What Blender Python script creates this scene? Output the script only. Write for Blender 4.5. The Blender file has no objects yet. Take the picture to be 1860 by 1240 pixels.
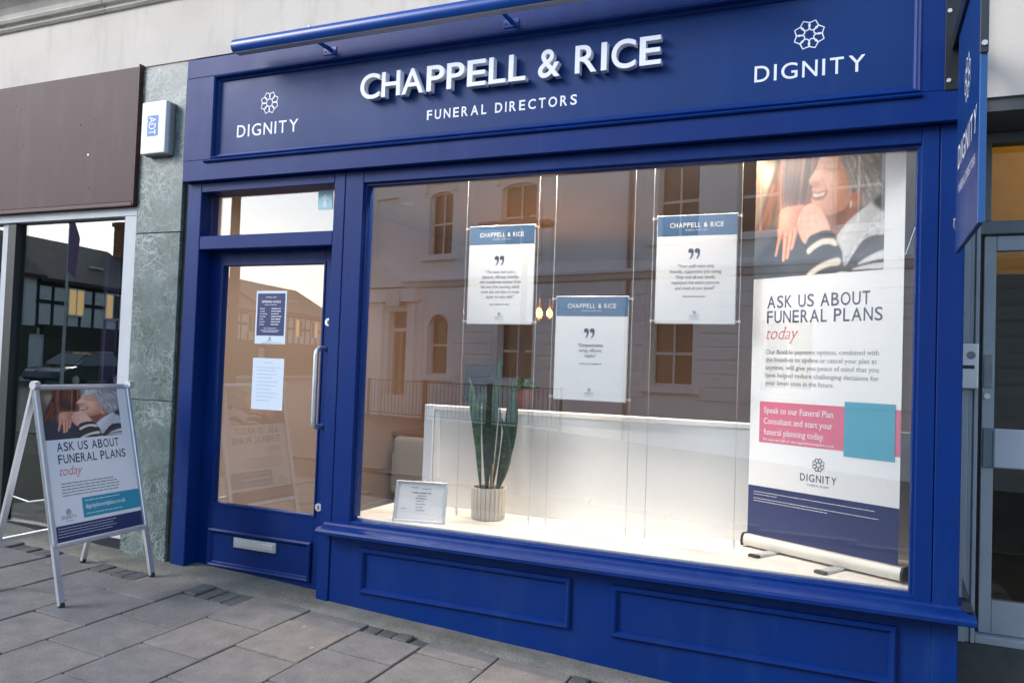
import bpy, bmesh, math, random
import numpy as np
from mathutils import Vector, Matrix
random.seed(7); rng = np.random.default_rng(7)
R = math.radians
sc = bpy.context.scene
COL = sc.collection

# ------------------------------------------------------------------ camera, sky, sun, exposure
FPX = 1450.0
yaw, pitch, roll = R(-23.68), R(1.85), R(2.05)
fw = Vector((math.sin(yaw)*math.cos(pitch), math.cos(yaw)*math.cos(pitch), math.sin(pitch)))
rt = Vector((math.cos(yaw), -math.sin(yaw), 0)); up = rt.cross(fw)
rr = math.cos(roll)*rt + math.sin(roll)*up; uu = -math.sin(roll)*rt + math.cos(roll)*up
cam = bpy.data.cameras.new('camera'); camo = bpy.data.objects.new('camera', cam); COL.objects.link(camo)
cam.sensor_fit = 'HORIZONTAL'; cam.sensor_width = 36; cam.lens = FPX/1860*36
cam.clip_start = .05; cam.clip_end = 2000
M = Matrix((rr, uu, -fw)).transposed().to_4x4(); M.translation = Vector((0, -3.85, 1.42)); camo.matrix_world = M
sc.camera = camo

SUN_FROM = Vector((-.24, -.20, .19)).normalized()
world = bpy.data.worlds.new('World'); sc.world = world; world.use_nodes = True
wn = world.node_tree; bg = wn.nodes['Background']
sky = wn.nodes.new('ShaderNodeTexSky'); sky.sky_type = 'NISHITA'; sky.sun_disc = False
sky.sun_elevation = math.asin(SUN_FROM.z); sky.sun_rotation = math.atan2(SUN_FROM.x, SUN_FROM.y)
sky.air_density = 1.0; sky.dust_density = .8; sky.ozone_density = 1.0; sky.altitude = 50
wn.links.new(sky.outputs[0], bg.inputs[0]); bg.inputs[1].default_value = .15
sl = bpy.data.lights.new('sun', 'SUN'); sl.energy = .9; sl.angle = R(24); sl.color = (1, .96, .93)
slo = bpy.data.objects.new('sun', sl); COL.objects.link(slo)
slo.rotation_euler = (-SUN_FROM).to_track_quat('-Z', 'Y').to_euler()
sc.view_settings.view_transform = 'Standard'; sc.view_settings.look = 'None'
sc.view_settings.gamma = 1; sc.view_settings.exposure = 1.4
sc.render.engine = 'CYCLES'; sc.cycles.use_denoising = True
sc.cycles.max_bounces = 8; sc.cycles.transparent_max_bounces = 16; sc.cycles.glossy_bounces = 4
sc.cycles.caustics_reflective = False; sc.cycles.caustics_refractive = False
sc.cycles.sample_clamp_indirect = 6

# ------------------------------------------------------------------ materials
def lin(r, g, b):
    f = lambda c: (c/255)/12.92 if c <= 10 else ((c/255+.055)/1.055)**2.4
    return (f(r), f(g), f(b))
def mat(name, col, rough=.5, metal=0, var=0, vs=6, bump=0, bs=60, spec=.5, col2=None, rvar=0, coat=0, orand=0):
    m = bpy.data.materials.new(name); m.use_nodes = True; nt = m.node_tree; N = nt.nodes; L = nt.links
    p = N['Principled BSDF']; p.inputs['Base Color'].default_value = (*col, 1); p.inputs['Roughness'].default_value = rough
    p.inputs['Metallic'].default_value = metal; p.inputs['Specular IOR Level'].default_value = spec
    if coat: p.inputs['Coat Weight'].default_value = coat; p.inputs['Coat Roughness'].default_value = .12
    tc = N.new('ShaderNodeTexCoord'); out = None
    if var or col2:
        n = N.new('ShaderNodeTexNoise'); n.inputs['Scale'].default_value = vs; n.inputs['Detail'].default_value = 6; n.inputs['Roughness'].default_value = .62
        L.new(tc.outputs['Object'], n.inputs['Vector'])
        mr = N.new('ShaderNodeMapRange'); mr.inputs[1].default_value = .3; mr.inputs[2].default_value = .7
        L.new(n.outputs['Fac'], mr.inputs[0])
        mx = N.new('ShaderNodeMix'); mx.data_type = 'RGBA'
        c2 = col2 if col2 else tuple(c*(1-var) for c in col); c1 = col if col2 else tuple(min(1, c*(1+var*.6)) for c in col)
        mx.inputs[6].default_value = (*c1, 1); mx.inputs[7].default_value = (*c2, 1)
        L.new(mr.outputs[0], mx.inputs[0]); out = mx.outputs[2]
        if rvar:
            m2 = N.new('ShaderNodeMapRange'); m2.inputs[1].default_value = .3; m2.inputs[2].default_value = .7
            m2.inputs[3].default_value = rough-rvar; m2.inputs[4].default_value = rough+rvar
            L.new(n.outputs['Fac'], m2.inputs[0]); L.new(m2.outputs[0], p.inputs['Roughness'])
    if orand:
        oi = N.new('ShaderNodeObjectInfo'); mr = N.new('ShaderNodeMapRange'); mr.inputs[3].default_value = 1-orand; mr.inputs[4].default_value = 1+orand
        L.new(oi.outputs['Random'], mr.inputs[0])
        hs = N.new('ShaderNodeHueSaturation'); L.new(mr.outputs[0], hs.inputs['Value'])
        m3 = N.new('ShaderNodeMath'); m3.operation = 'MULTIPLY_ADD'; m3.inputs[1].default_value = 1.3; m3.inputs[2].default_value = .35
        L.new(oi.outputs['Random'], m3.inputs[0]); L.new(m3.outputs[0], hs.inputs['Saturation'])
        if out: L.new(out, hs.inputs['Color'])
        else: hs.inputs['Color'].default_value = (*col, 1)
        out = hs.outputs[0]
    if out: L.new(out, p.inputs['Base Color'])
    if bump:
        n2 = N.new('ShaderNodeTexNoise'); n2.inputs['Scale'].default_value = bs; n2.inputs['Detail'].default_value = 8
        L.new(tc.outputs['Object'], n2.inputs['Vector'])
        b = N.new('ShaderNodeBump'); b.inputs['Strength'].default_value = bump; b.inputs['Distance'].default_value = .004
        L.new(n2.outputs['Fac'], b.inputs['Height']); L.new(b.outputs[0], p.inputs['Normal'])
    return m
def emit(name, col, s):
    m = bpy.data.materials.new(name); m.use_nodes = True; p = m.node_tree.nodes['Principled BSDF']
    p.inputs['Base Color'].default_value = (*col, 1); p.inputs['Emission Color'].default_value = (*col, 1); p.inputs['Emission Strength'].default_value = s
    return m
def glass(name, f0=.06, tint=(.94, .96, .95), wob=.0):
    m = bpy.data.materials.new(name); m.use_nodes = True; nt = m.node_tree; N = nt.nodes; L = nt.links
    N.remove(N['Principled BSDF']); o = N['Material Output']
    t = N.new('ShaderNodeBsdfTransparent'); t.inputs[0].default_value = (*tint, 1)
    g = N.new('ShaderNodeBsdfGlossy'); g.inputs['Roughness'].default_value = 0.0; g.inputs[0].default_value = (1, 1, 1, 1)
    lw = N.new('ShaderNodeLayerWeight'); lw.inputs[0].default_value = .5
    pw = N.new('ShaderNodeMath'); pw.operation = 'POWER'; pw.inputs[1].default_value = 5
    ma = N.new('ShaderNodeMath'); ma.operation = 'MULTIPLY_ADD'; ma.inputs[1].default_value = 1-f0; ma.inputs[2].default_value = f0
    mx = N.new('ShaderNodeMixShader')
    L.new(lw.outputs['Facing'], pw.inputs[0]); L.new(pw.outputs[0], ma.inputs[0]); L.new(ma.outputs[0], mx.inputs[0])
    L.new(t.outputs[0], mx.inputs[1]); L.new(g.outputs[0], mx.inputs[2]); L.new(mx.outputs[0], o.inputs[0])
    if wob:
        tc = N.new('ShaderNodeTexCoord'); n = N.new('ShaderNodeTexNoise'); n.inputs['Scale'].default_value = 1.6; n.inputs['Detail'].default_value = 1
        L.new(tc.outputs['Object'], n.inputs['Vector'])
        b = N.new('ShaderNodeBump'); b.inputs['Strength'].default_value = wob; b.inputs['Distance'].default_value = .004
        L.new(n.outputs['Fac'], b.inputs['Height']); L.new(b.outputs[0], g.inputs['Normal'])
    return m
BLUE = mat('blue_paint', (.0006, .023, .150), .42, var=.16, vs=1.7, rvar=.08, spec=.22)
BLUE_P = mat('blue_panel_paint', (.001, .030, .150), .42, var=.14, vs=1.3, rvar=.08, spec=.25)
WHITE_L = mat('white_letter_acrylic', (.78, .80, .86), .35)
TROUGH = mat('bright_blue_powder_coat', (.005, .06, .30), .28, var=.1, vs=5)
STEEL = mat('brushed_steel', (.72, .72, .72), .34, .6, var=.08, vs=20)
ALU = mat('satin_aluminium', (.66, .68, .71), .38, .75, var=.06, vs=12)
ALU_W = mat('dull_white_aluminium', (.36, .40, .43), .42, .15, var=.12, vs=5)
ALU_D = mat('tarnished_plate', (.22, .25, .27), .4, .4, var=.2, vs=14)
BLACK = mat('black_steel', (.012, .013, .015), .35, var=.2)
RUBBER = mat('black_rubber', (.015, .015, .016), .7)
STUCCO = mat('weathered_stucco', (.71, .65, .57), .85, var=.0, col2=(.60, .55, .48), vs=1.3, bump=.25, bs=90)
STUCCO_C = mat('stained_cornice', (.64, .60, .53), .85, col2=(.46, .43, .37), vs=3.5, bump=.3, bs=60)
BROWN = mat('maroon_brown_board', (.055, .021, .023), .6, var=.14, vs=3, bump=.04)
BROWN_T = mat('rusty_brown_trim', (.07, .024, .018), .5, var=.3, vs=12)
FLAG = mat('worn_flagstone', (.220, .203, .188), .8, col2=(.142, .134, .126), vs=7, bump=.55, bs=160, orand=.18)
SETT = mat('dark_sett', (.12, .12, .115), .8, col2=(.075, .078, .07), vs=14, bump=.4, bs=80, orand=.2)
MORTAR = mat('mossy_mortar', (.035, .032, .028), .95, col2=(.022, .025, .015), vs=12, bump=.4)
STRIP = mat('mossy_concrete_strip', (.19, .18, .155), .85, col2=(.105, .105, .08), vs=6, bump=.5, bs=50)
ASPH = mat('asphalt', (.055, .055, .056), .9, var=.25, vs=30, bump=.3)
GLASS = glass('shop_glass', .145, (.95, .965, .96), wob=.012)
GLASS_N = glass('neighbour_glass', .14, (.75, .82, .80), wob=.02)
GLASS_D = glass('door_glass', .11, (.95, .96, .95), wob=.015)
WALL_IN = mat('warm_beige_wall', (.52, .40, .33), .8, var=.06, vs=2)
CEIL_IN = mat('beige_ceiling', (.52, .44, .37), .9)
FLOOR_IN = mat('grey_carpet', (.10, .09, .085), .95, var=.2, vs=40)
WHITE_P = mat('white_board', (.80, .80, .80), .45, var=.02)
WHITE_E = mat('cool_white_edge', (.66, .71, .80), .45)
SHELF = mat('cream_shelf', (.80, .76, .70), .45, var=.05, vs=5)
PAPER = mat('white_paper', (.82, .83, .86), .5)
PAPER_D = mat('laminated_paper', (.62, .72, .82), .3)
NAVY = mat('navy_print', (.018, .030, .125), .45)
NAVY_T = mat('navy_text', (.028, .030, .085), .6)
GREY_T = mat('grey_text', (.16, .17, .20), .6)
BAND = mat('steel_blue_band', (.06, .135, .27), .45)
WHITE_T = mat('white_print', (.82, .84, .87), .5)
PINKR = mat('coral_script', (.62, .13, .16), .6)
PINK = mat('pink_print', (.62, .10, .19), .5)
TEAL = mat('teal_print', (.03, .30, .44), .5)
WOOD = mat('warm_oak', (.36, .19, .085), .5, col2=(.24, .12, .05), vs=5)
GREYCH = mat('pale_grey_fabric', (.48, .47, .44), .9, var=.06, vs=30)
SLATE = mat('slate_fabric', (.05, .062, .085), .85, var=.1, vs=30)
POT = mat('ribbed_greige_ceramic', (.56, .52, .47), .55, var=.05)
SOIL = mat('soil', (.02, .014, .01), .95)
OCHRE_GLOW = mat('ochre_glow', (.42, .29, .07), .8, var=.1)  # warm lobby light painted into the ochre colour
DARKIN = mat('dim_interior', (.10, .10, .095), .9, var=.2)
PURPLE = mat('mauve_banner', (.24, .13, .26), .7)
YELLOW = mat('mustard_board', (.38, .27, .04), .7)
BRICK_D = mat('dark_edge', (.035, .035, .033), .9, var=.4, vs=30, bump=.5)  # mottled dark tone for the strip beside the marble

def marble(name):
    m = bpy.data.materials.new(name); m.use_nodes = True; nt = m.node_tree; N = nt.nodes; L = nt.links; p = N['Principled BSDF']
    tc = N.new('ShaderNodeTexCoord'); oi = N.new('ShaderNodeObjectInfo')
    ad = N.new('ShaderNodeVectorMath'); ad.operation = 'ADD'; L.new(tc.outputs['Object'], ad.inputs[0])
    cx = N.new('ShaderNodeMath'); cx.operation = 'MULTIPLY'; cx.inputs[1].default_value = 40; L.new(oi.outputs['Random'], cx.inputs[0]); L.new(cx.outputs[0], ad.inputs[1])
    n = N.new('ShaderNodeTexNoise'); n.inputs['Scale'].default_value = 5; n.inputs['Detail'].default_value = 8; L.new(ad.outputs[0], n.inputs['Vector'])
    ds = N.new('ShaderNodeMix'); ds.data_type = 'RGBA'; ds.blend_type = 'LINEAR_LIGHT'; ds.inputs[0].default_value = .13
    L.new(ad.outputs[0], ds.inputs[6]); L.new(n.outputs['Color'], ds.inputs[7])
    v = N.new('ShaderNodeTexVoronoi'); v.feature = 'DISTANCE_TO_EDGE'; v.inputs['Scale'].default_value = 10; L.new(ds.outputs[2], v.inputs['Vector'])
    v2 = N.new('ShaderNodeTexVoronoi'); v2.feature = 'DISTANCE_TO_EDGE'; v2.inputs['Scale'].default_value = 23; L.new(ds.outputs[2], v2.inputs['Vector'])
    r1 = N.new('ShaderNodeMapRange'); r1.inputs[1].default_value = 0; r1.inputs[2].default_value = .055; r1.inputs[3].default_value = 1; r1.inputs[4].default_value = 0; L.new(v.outputs['Distance'], r1.inputs[0])
    r2 = N.new('ShaderNodeMapRange'); r2.inputs[1].default_value = 0; r2.inputs[2].default_value = .09; r2.inputs[3].default_value = .8; r2.inputs[4].default_value = 0; L.new(v2.outputs['Distance'], r2.inputs[0])
    mxm = N.new('ShaderNodeMath'); mxm.operation = 'MAXIMUM'; L.new(r1.outputs[0], mxm.inputs[0]); L.new(r2.outputs[0], mxm.inputs[1])
    n2 = N.new('ShaderNodeTexNoise'); n2.inputs['Scale'].default_value = 2.0; n2.inputs['Detail'].default_value = 7; n2.inputs['Roughness'].default_value = .7; L.new(ad.outputs[0], n2.inputs['Vector'])
    r3 = N.new('ShaderNodeMapRange'); r3.inputs[1].default_value = .40; r3.inputs[2].default_value = .62; L.new(n2.outputs['Fac'], r3.inputs[0])
    mu = N.new('ShaderNodeMath'); mu.operation = 'MULTIPLY'; L.new(mxm.outputs[0], mu.inputs[0]); L.new(r3.outputs[0], mu.inputs[1])
    cr = N.new('ShaderNodeValToRGB'); cr.color_ramp.elements[0].color = (.022, .05, .045, 1); cr.color_ramp.elements[0].position = .25
    cr.color_ramp.elements[1].color = (.165, .215, .205, 1); cr.color_ramp.elements[1].position = .75
    n3 = N.new('ShaderNodeTexNoise'); n3.inputs['Scale'].default_value = 5.5; n3.inputs['Detail'].default_value = 9; n3.inputs['Roughness'].default_value = .7; L.new(ds.outputs[2], n3.inputs['Vector']); L.new(n3.outputs['Fac'], cr.inputs[0])
    mx = N.new('ShaderNodeMix'); mx.data_type = 'RGBA'; L.new(mu.outputs[0], mx.inputs[0]); L.new(cr.outputs[0], mx.inputs[6]); mx.inputs[7].default_value = (.40, .44, .43, 1)
    L.new(mx.outputs[2], p.inputs['Base Color']); p.inputs['Roughness'].default_value = .35
    return m
MARBLE = marble('green_marble')

def vcol(name, rough=.45):
    m = bpy.data.materials.new(name); m.use_nodes = True; p = m.node_tree.nodes['Principled BSDF']
    a = m.node_tree.nodes.new('ShaderNodeVertexColor'); a.layer_name = 'Col'
    m.node_tree.links.new(a.outputs[0], p.inputs['Base Color']); p.inputs['Roughness'].default_value = rough
    return m
PHOTO = vcol('photographic_print')
def leafmat():
    m = bpy.data.materials.new('snake_plant_leaf'); m.use_nodes = True; nt = m.node_tree; N = nt.nodes; L = nt.links; p = N['Principled BSDF']
    tc = N.new('ShaderNodeTexCoord'); mp = N.new('ShaderNodeMapping'); mp.inputs['Scale'].default_value = (8, 8, 55); L.new(tc.outputs['Object'], mp.inputs[0])
    n = N.new('ShaderNodeTexNoise'); n.inputs['Scale'].default_value = 1; n.inputs['Detail'].default_value = 4; L.new(mp.outputs[0], n.inputs['Vector'])
    cr = N.new('ShaderNodeValToRGB'); cr.color_ramp.elements[0].color = (.012, .035, .016, 1); cr.color_ramp.elements[0].position = .4
    cr.color_ramp.elements[1].color = (.07, .13, .06, 1); cr.color_ramp.elements[1].position = .68
    oi = N.new('ShaderNodeObjectInfo'); hv = N.new('ShaderNodeHueSaturation'); mv = N.new('ShaderNodeMapRange'); mv.inputs[3].default_value = .45; mv.inputs[4].default_value = 1.5
    L.new(oi.outputs['Random'], mv.inputs[0]); L.new(mv.outputs[0], hv.inputs['Value']); L.new(cr.outputs[0], hv.inputs['Color'])
    L.new(n.outputs['Fac'], cr.inputs[0]); L.new(hv.outputs[0], p.inputs['Base Color']); p.inputs['Roughness'].default_value = .35
    return m
LEAF = leafmat()

def overlay(m, kind):
    """small marks with a shape of their own laid over a material's base colour"""
    nt = m.node_tree; N = nt.nodes; L = nt.links; p = N['Principled BSDF']; src = p.inputs['Base Color'].links[0].from_socket
    tc = N.new('ShaderNodeTexCoord'); mx = N.new('ShaderNodeMix'); mx.data_type = 'RGBA'; L.new(src, mx.inputs[6])
    geo = N.new('ShaderNodeNewGeometry')
    if kind in ('gum', 'chips'):
        v = N.new('ShaderNodeTexVoronoi'); v.inputs['Scale'].default_value = 4.2 if kind == 'gum' else 7; L.new(geo.outputs['Position'], v.inputs['Vector'])
        n = N.new('ShaderNodeTexNoise'); n.inputs['Scale'].default_value = 60; L.new(geo.outputs['Position'], n.inputs['Vector'])
        a = N.new('ShaderNodeMath'); a.operation = 'MULTIPLY_ADD'; a.inputs[1].default_value = .06 if kind == 'gum' else .03; L.new(n.outputs['Fac'], a.inputs[0]); L.new(v.outputs['Distance'], a.inputs[2])
        mr = N.new('ShaderNodeMapRange'); mr.inputs[1].default_value = .068 if kind == 'gum' else .042; mr.inputs[2].default_value = .088 if kind == 'gum' else .05; mr.inputs[3].default_value = .75 if kind == 'gum' else .5; mr.inputs[4].default_value = 0; L.new(a.outputs[0], mr.inputs[0])
        sp = N.new('ShaderNodeSeparateColor'); L.new(v.outputs['Color'], sp.inputs[0]); g = N.new('ShaderNodeMath'); g.operation = 'GREATER_THAN'; g.inputs[1].default_value = .45 if kind == 'gum' else .55; L.new(sp.outputs[0], g.inputs[0])
        mu = N.new('ShaderNodeMath'); mu.operation = 'MULTIPLY'; L.new(mr.outputs[0], mu.inputs[0]); L.new(g.outputs[0], mu.inputs[1]); L.new(mu.outputs[0], mx.inputs[0])
        mx.inputs[7].default_value = (.36, .35, .33, 1) if kind == 'gum' else (.05, .10, .24, 1)
    else:
        mp = N.new('ShaderNodeMapping'); mp.inputs['Scale'].default_value = (4, 4, .8); L.new(geo.outputs['Position'], mp.inputs[0])
        n = N.new('ShaderNodeTexNoise'); n.inputs['Scale'].default_value = 1.4; n.inputs['Detail'].default_value = 7; n.inputs['Roughness'].default_value = .65; L.new(mp.outputs[0], n.inputs['Vector'])
        mr = N.new('ShaderNodeMapRange'); mr.inputs[1].default_value = .52; mr.inputs[2].default_value = .75; mr.inputs[4].default_value = .55; L.new(n.outputs['Fac'], mr.inputs[0]); L.new(mr.outputs[0], mx.inputs[0])
        mx.inputs[7].default_value = {'streak_dark': (.40, .37, .33, 1), 'streak_pale': (.10, .065, .065, 1), 'dust': (.012, .045, .17, 1)}[kind]
    L.new(mx.outputs[2], p.inputs['Base Color'])
def grit(m, sc_=220, amt=.35):
    nt = m.node_tree; N = nt.nodes; L = nt.links; p = N['Principled BSDF']; src = p.inputs['Base Color'].links[0].from_socket
    geo = N.new('ShaderNodeNewGeometry'); n = N.new('ShaderNodeTexNoise'); n.inputs['Scale'].default_value = sc_; n.inputs['Detail'].default_value = 3; L.new(geo.outputs['Position'], n.inputs['Vector'])
    mr = N.new('ShaderNodeMapRange'); mr.inputs[1].default_value = .3; mr.inputs[2].default_value = .7; mr.inputs[3].default_value = 1-amt; mr.inputs[4].default_value = 1+amt; L.new(n.outputs['Fac'], mr.inputs[0])
    hs = N.new('ShaderNodeHueSaturation'); L.new(src, hs.inputs['Color']); L.new(mr.outputs[0], hs.inputs['Value']); L.new(hs.outputs[0], p.inputs['Base Color'])
grit(FLAG); grit(SETT, 160); grit(STRIP, 120); overlay(FLAG, 'gum'); overlay(BLUE, 'chips'); overlay(BLUE, 'dust'); overlay(BLUE_P, 'dust'); overlay(STUCCO, 'streak_dark'); overlay(STUCCO_C, 'streak_dark'); overlay(BROWN, 'streak_pale')

# ------------------------------------------------------------------ geometry helpers
def tag(o, label=None, cat=None, group=None, kind=None):
    if label: o['label'] = label
    if cat: o['category'] = cat
    if group: o['group'] = group
    if kind: o['kind'] = kind
    return o
def thing(name, loc=(0, 0, 0), rz=0, label=None, cat=None, group=None):
    o = bpy.data.objects.new(name, None); COL.objects.link(o); o.location = loc; o.rotation_euler = (0, 0, rz)
    o.empty_display_size = .1
    return tag(o, label, cat, group)
def root_of(o):
    while o.parent: o = o.parent
    return o
def link(name, me, m, parent=None):
    o = bpy.data.objects.new(name, me); COL.objects.link(o)
    if m is not None and not me.materials: me.materials.append(m)
    if parent is not None: o.parent = parent
    return o
class B:
    """collects shapes in a bmesh; build() makes ONE mesh object. world=True: coordinates are world ones, root's location is taken off"""
    def __init__(s): s.bm = bmesh.new()
    def box(s, x0, x1, y0, y1, z0, z1, bev=0, seg=1):
        bm = s.bm; x0, x1 = min(x0, x1), max(x0, x1); y0, y1 = min(y0, y1), max(y0, y1); z0, z1 = min(z0, z1), max(z0, z1)
        v = [bm.verts.new(p) for p in ((x0,y0,z0),(x1,y0,z0),(x1,y1,z0),(x0,y1,z0),(x0,y0,z1),(x1,y0,z1),(x1,y1,z1),(x0,y1,z1))]
        fs = [bm.faces.new([v[i] for i in q]) for q in ((3,2,1,0),(4,5,6,7),(0,1,5,4),(1,2,6,5),(2,3,7,6),(3,0,4,7))]
        if bev:
            es = set(e for f in fs for e in f.edges)
            bmesh.ops.bevel(bm, geom=list(es), offset=bev, segments=seg, affect='EDGES', profile=.6)
        return s
    def poly(s, pts, ax, a0, a1):
        """prism: 2-D polygon pts extruded along axis ax from a0 to a1; pts are the other two coords in xyz order"""
        bm = s.bm
        def P(p, a): return (a, p[0], p[1]) if ax == 'x' else ((p[0], a, p[1]) if ax == 'y' else (p[0], p[1], a))
        v0 = [bm.verts.new(P(p, a0)) for p in pts]; v1 = [bm.verts.new(P(p, a1)) for p in pts]; n = len(pts)
        fs = [bm.faces.new(v0), bm.faces.new(v1[::-1])] + [bm.faces.new((v0[(i+1) % n], v0[i], v1[i], v1[(i+1) % n])) for i in range(n)]
        bmesh.ops.recalc_face_normals(bm, faces=fs); return s
    def rings(s, rings, close=True, cap=False):
        bm = s.bm; vs = [[bm.verts.new(p) for p in r] for r in rings]; fs = []
        for a, b in zip(vs, vs[1:]):
            n = len(a)
            for i in range(n if close else n-1):
                j = (i+1) % n; fs.append(bm.faces.new((a[i], a[j], b[j], b[i])))
        if cap: fs += [bm.faces.new(vs[0][::-1]), bm.faces.new(vs[-1])]
        bmesh.ops.recalc_face_normals(bm, faces=fs) if cap else None
        return s
    def sweep(s, x0, x1, z0, z1, prof):
        """mitred rectangular moulding in the xz plane; prof = [(inset, y)]"""
        return s.rings([[(x0+d, y, z0+d), (x1-d, y, z0+d), (x1-d, y, z1-d), (x0+d, y, z1-d)] for d, y in prof])
    def tube(s, pts, r, n=10, cap=True):
        pts = [Vector(p) for p in pts]; rs = r if isinstance(r, (list, tuple)) else [r]*len(pts); rings = []
        t = (pts[1]-pts[0]).normalized(); a = t.orthogonal().normalized()
        for i, p in enumerate(pts):
            t = (pts[min(i+1, len(pts)-1)]-pts[max(i-1, 0)]).normalized()
            a = (a-t*a.dot(t)).normalized(); b = t.cross(a)
            rings.append([p+rs[i]*(math.cos(k*2*math.pi/n)*a+math.sin(k*2*math.pi/n)*b) for k in range(n)])
        return s.rings(rings, True, cap)
    def lathe(s, prof, n=32, c=(0, 0, 0), mod=None):
        rings = []
        for r, z in prof:
            rings.append([(c[0]+(r*(1+(mod(k*2*math.pi/n) if mod else 0)))*math.cos(k*2*math.pi/n), c[1]+(r*(1+(mod(k*2*math.pi/n) if mod else 0)))*math.sin(k*2*math.pi/n), c[2]+z) for k in range(n)])
        return s.rings(rings, True, True)
    def build(s, name, m, parent=None, world=True, smooth=False, loc=None):
        bm = s.bm
        if parent is not None and world:
            r = root_of(parent); bmesh.ops.translate(bm, verts=bm.verts, vec=-r.location)
        me = bpy.data.meshes.new(name); bm.to_mesh(me); bm.free()
        if smooth: me.shade_smooth()
        o = link(name, me, m, parent)
        if smooth and hasattr(me, 'set_sharp_from_angle'): me.set_sharp_from_angle(angle=R(40))
        return o
def bx(name, m, parent, x0, x1, y0, y1, z0, z1, bev=0, world=True):
    return B().box(x0, x1, y0, y1, z0, z1, bev).build(name, m, parent, world)

# ---- lettering (the built-in outline font, stretched glyph by glyph)
_tc = {}
def glyphs(body, off=0, shear=0, ext=0, res=4):
    k = (body, off, shear, ext)
    if k in _tc: return _tc[k]
    c = bpy.data.curves.new('t', 'FONT'); c.body = body; c.offset = off; c.shear = shear; c.resolution_u = res; c.extrude = ext
    o = bpy.data.objects.new('t', c); COL.objects.link(o)
    dg = bpy.context.evaluated_depsgraph_get(); dg.update()
    me = bpy.data.meshes.new_from_object(o.evaluated_get(dg))
    n = len(me.vertices); v = np.empty(n*3); me.vertices.foreach_get('co', v); v = v.reshape(-1, 3)
    f = [tuple(p.vertices) for p in me.polygons]
    bpy.data.objects.remove(o); bpy.data.curves.remove(c); bpy.data.meshes.remove(me)
    _tc[k] = (v, f); return _tc[k]
_H = glyphs('H')[0]; CAP = _H[:, 1].max()-_H[:, 1].min()
GW = dict(A=.98, B=.80, C=.90, D=.88, E=.72, F=.68, G=.94, H=.84, I=.16, J=.6, K=.84, L=.64, M=1.0, N=.86, O=1.0, P=.76, R=.80, S=.74, T=.76, U=.82, V=.95, W=1.3, X=.85, Y=.90, Z=.8)
GW['&'] = .9; GW[' '] = .34
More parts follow.
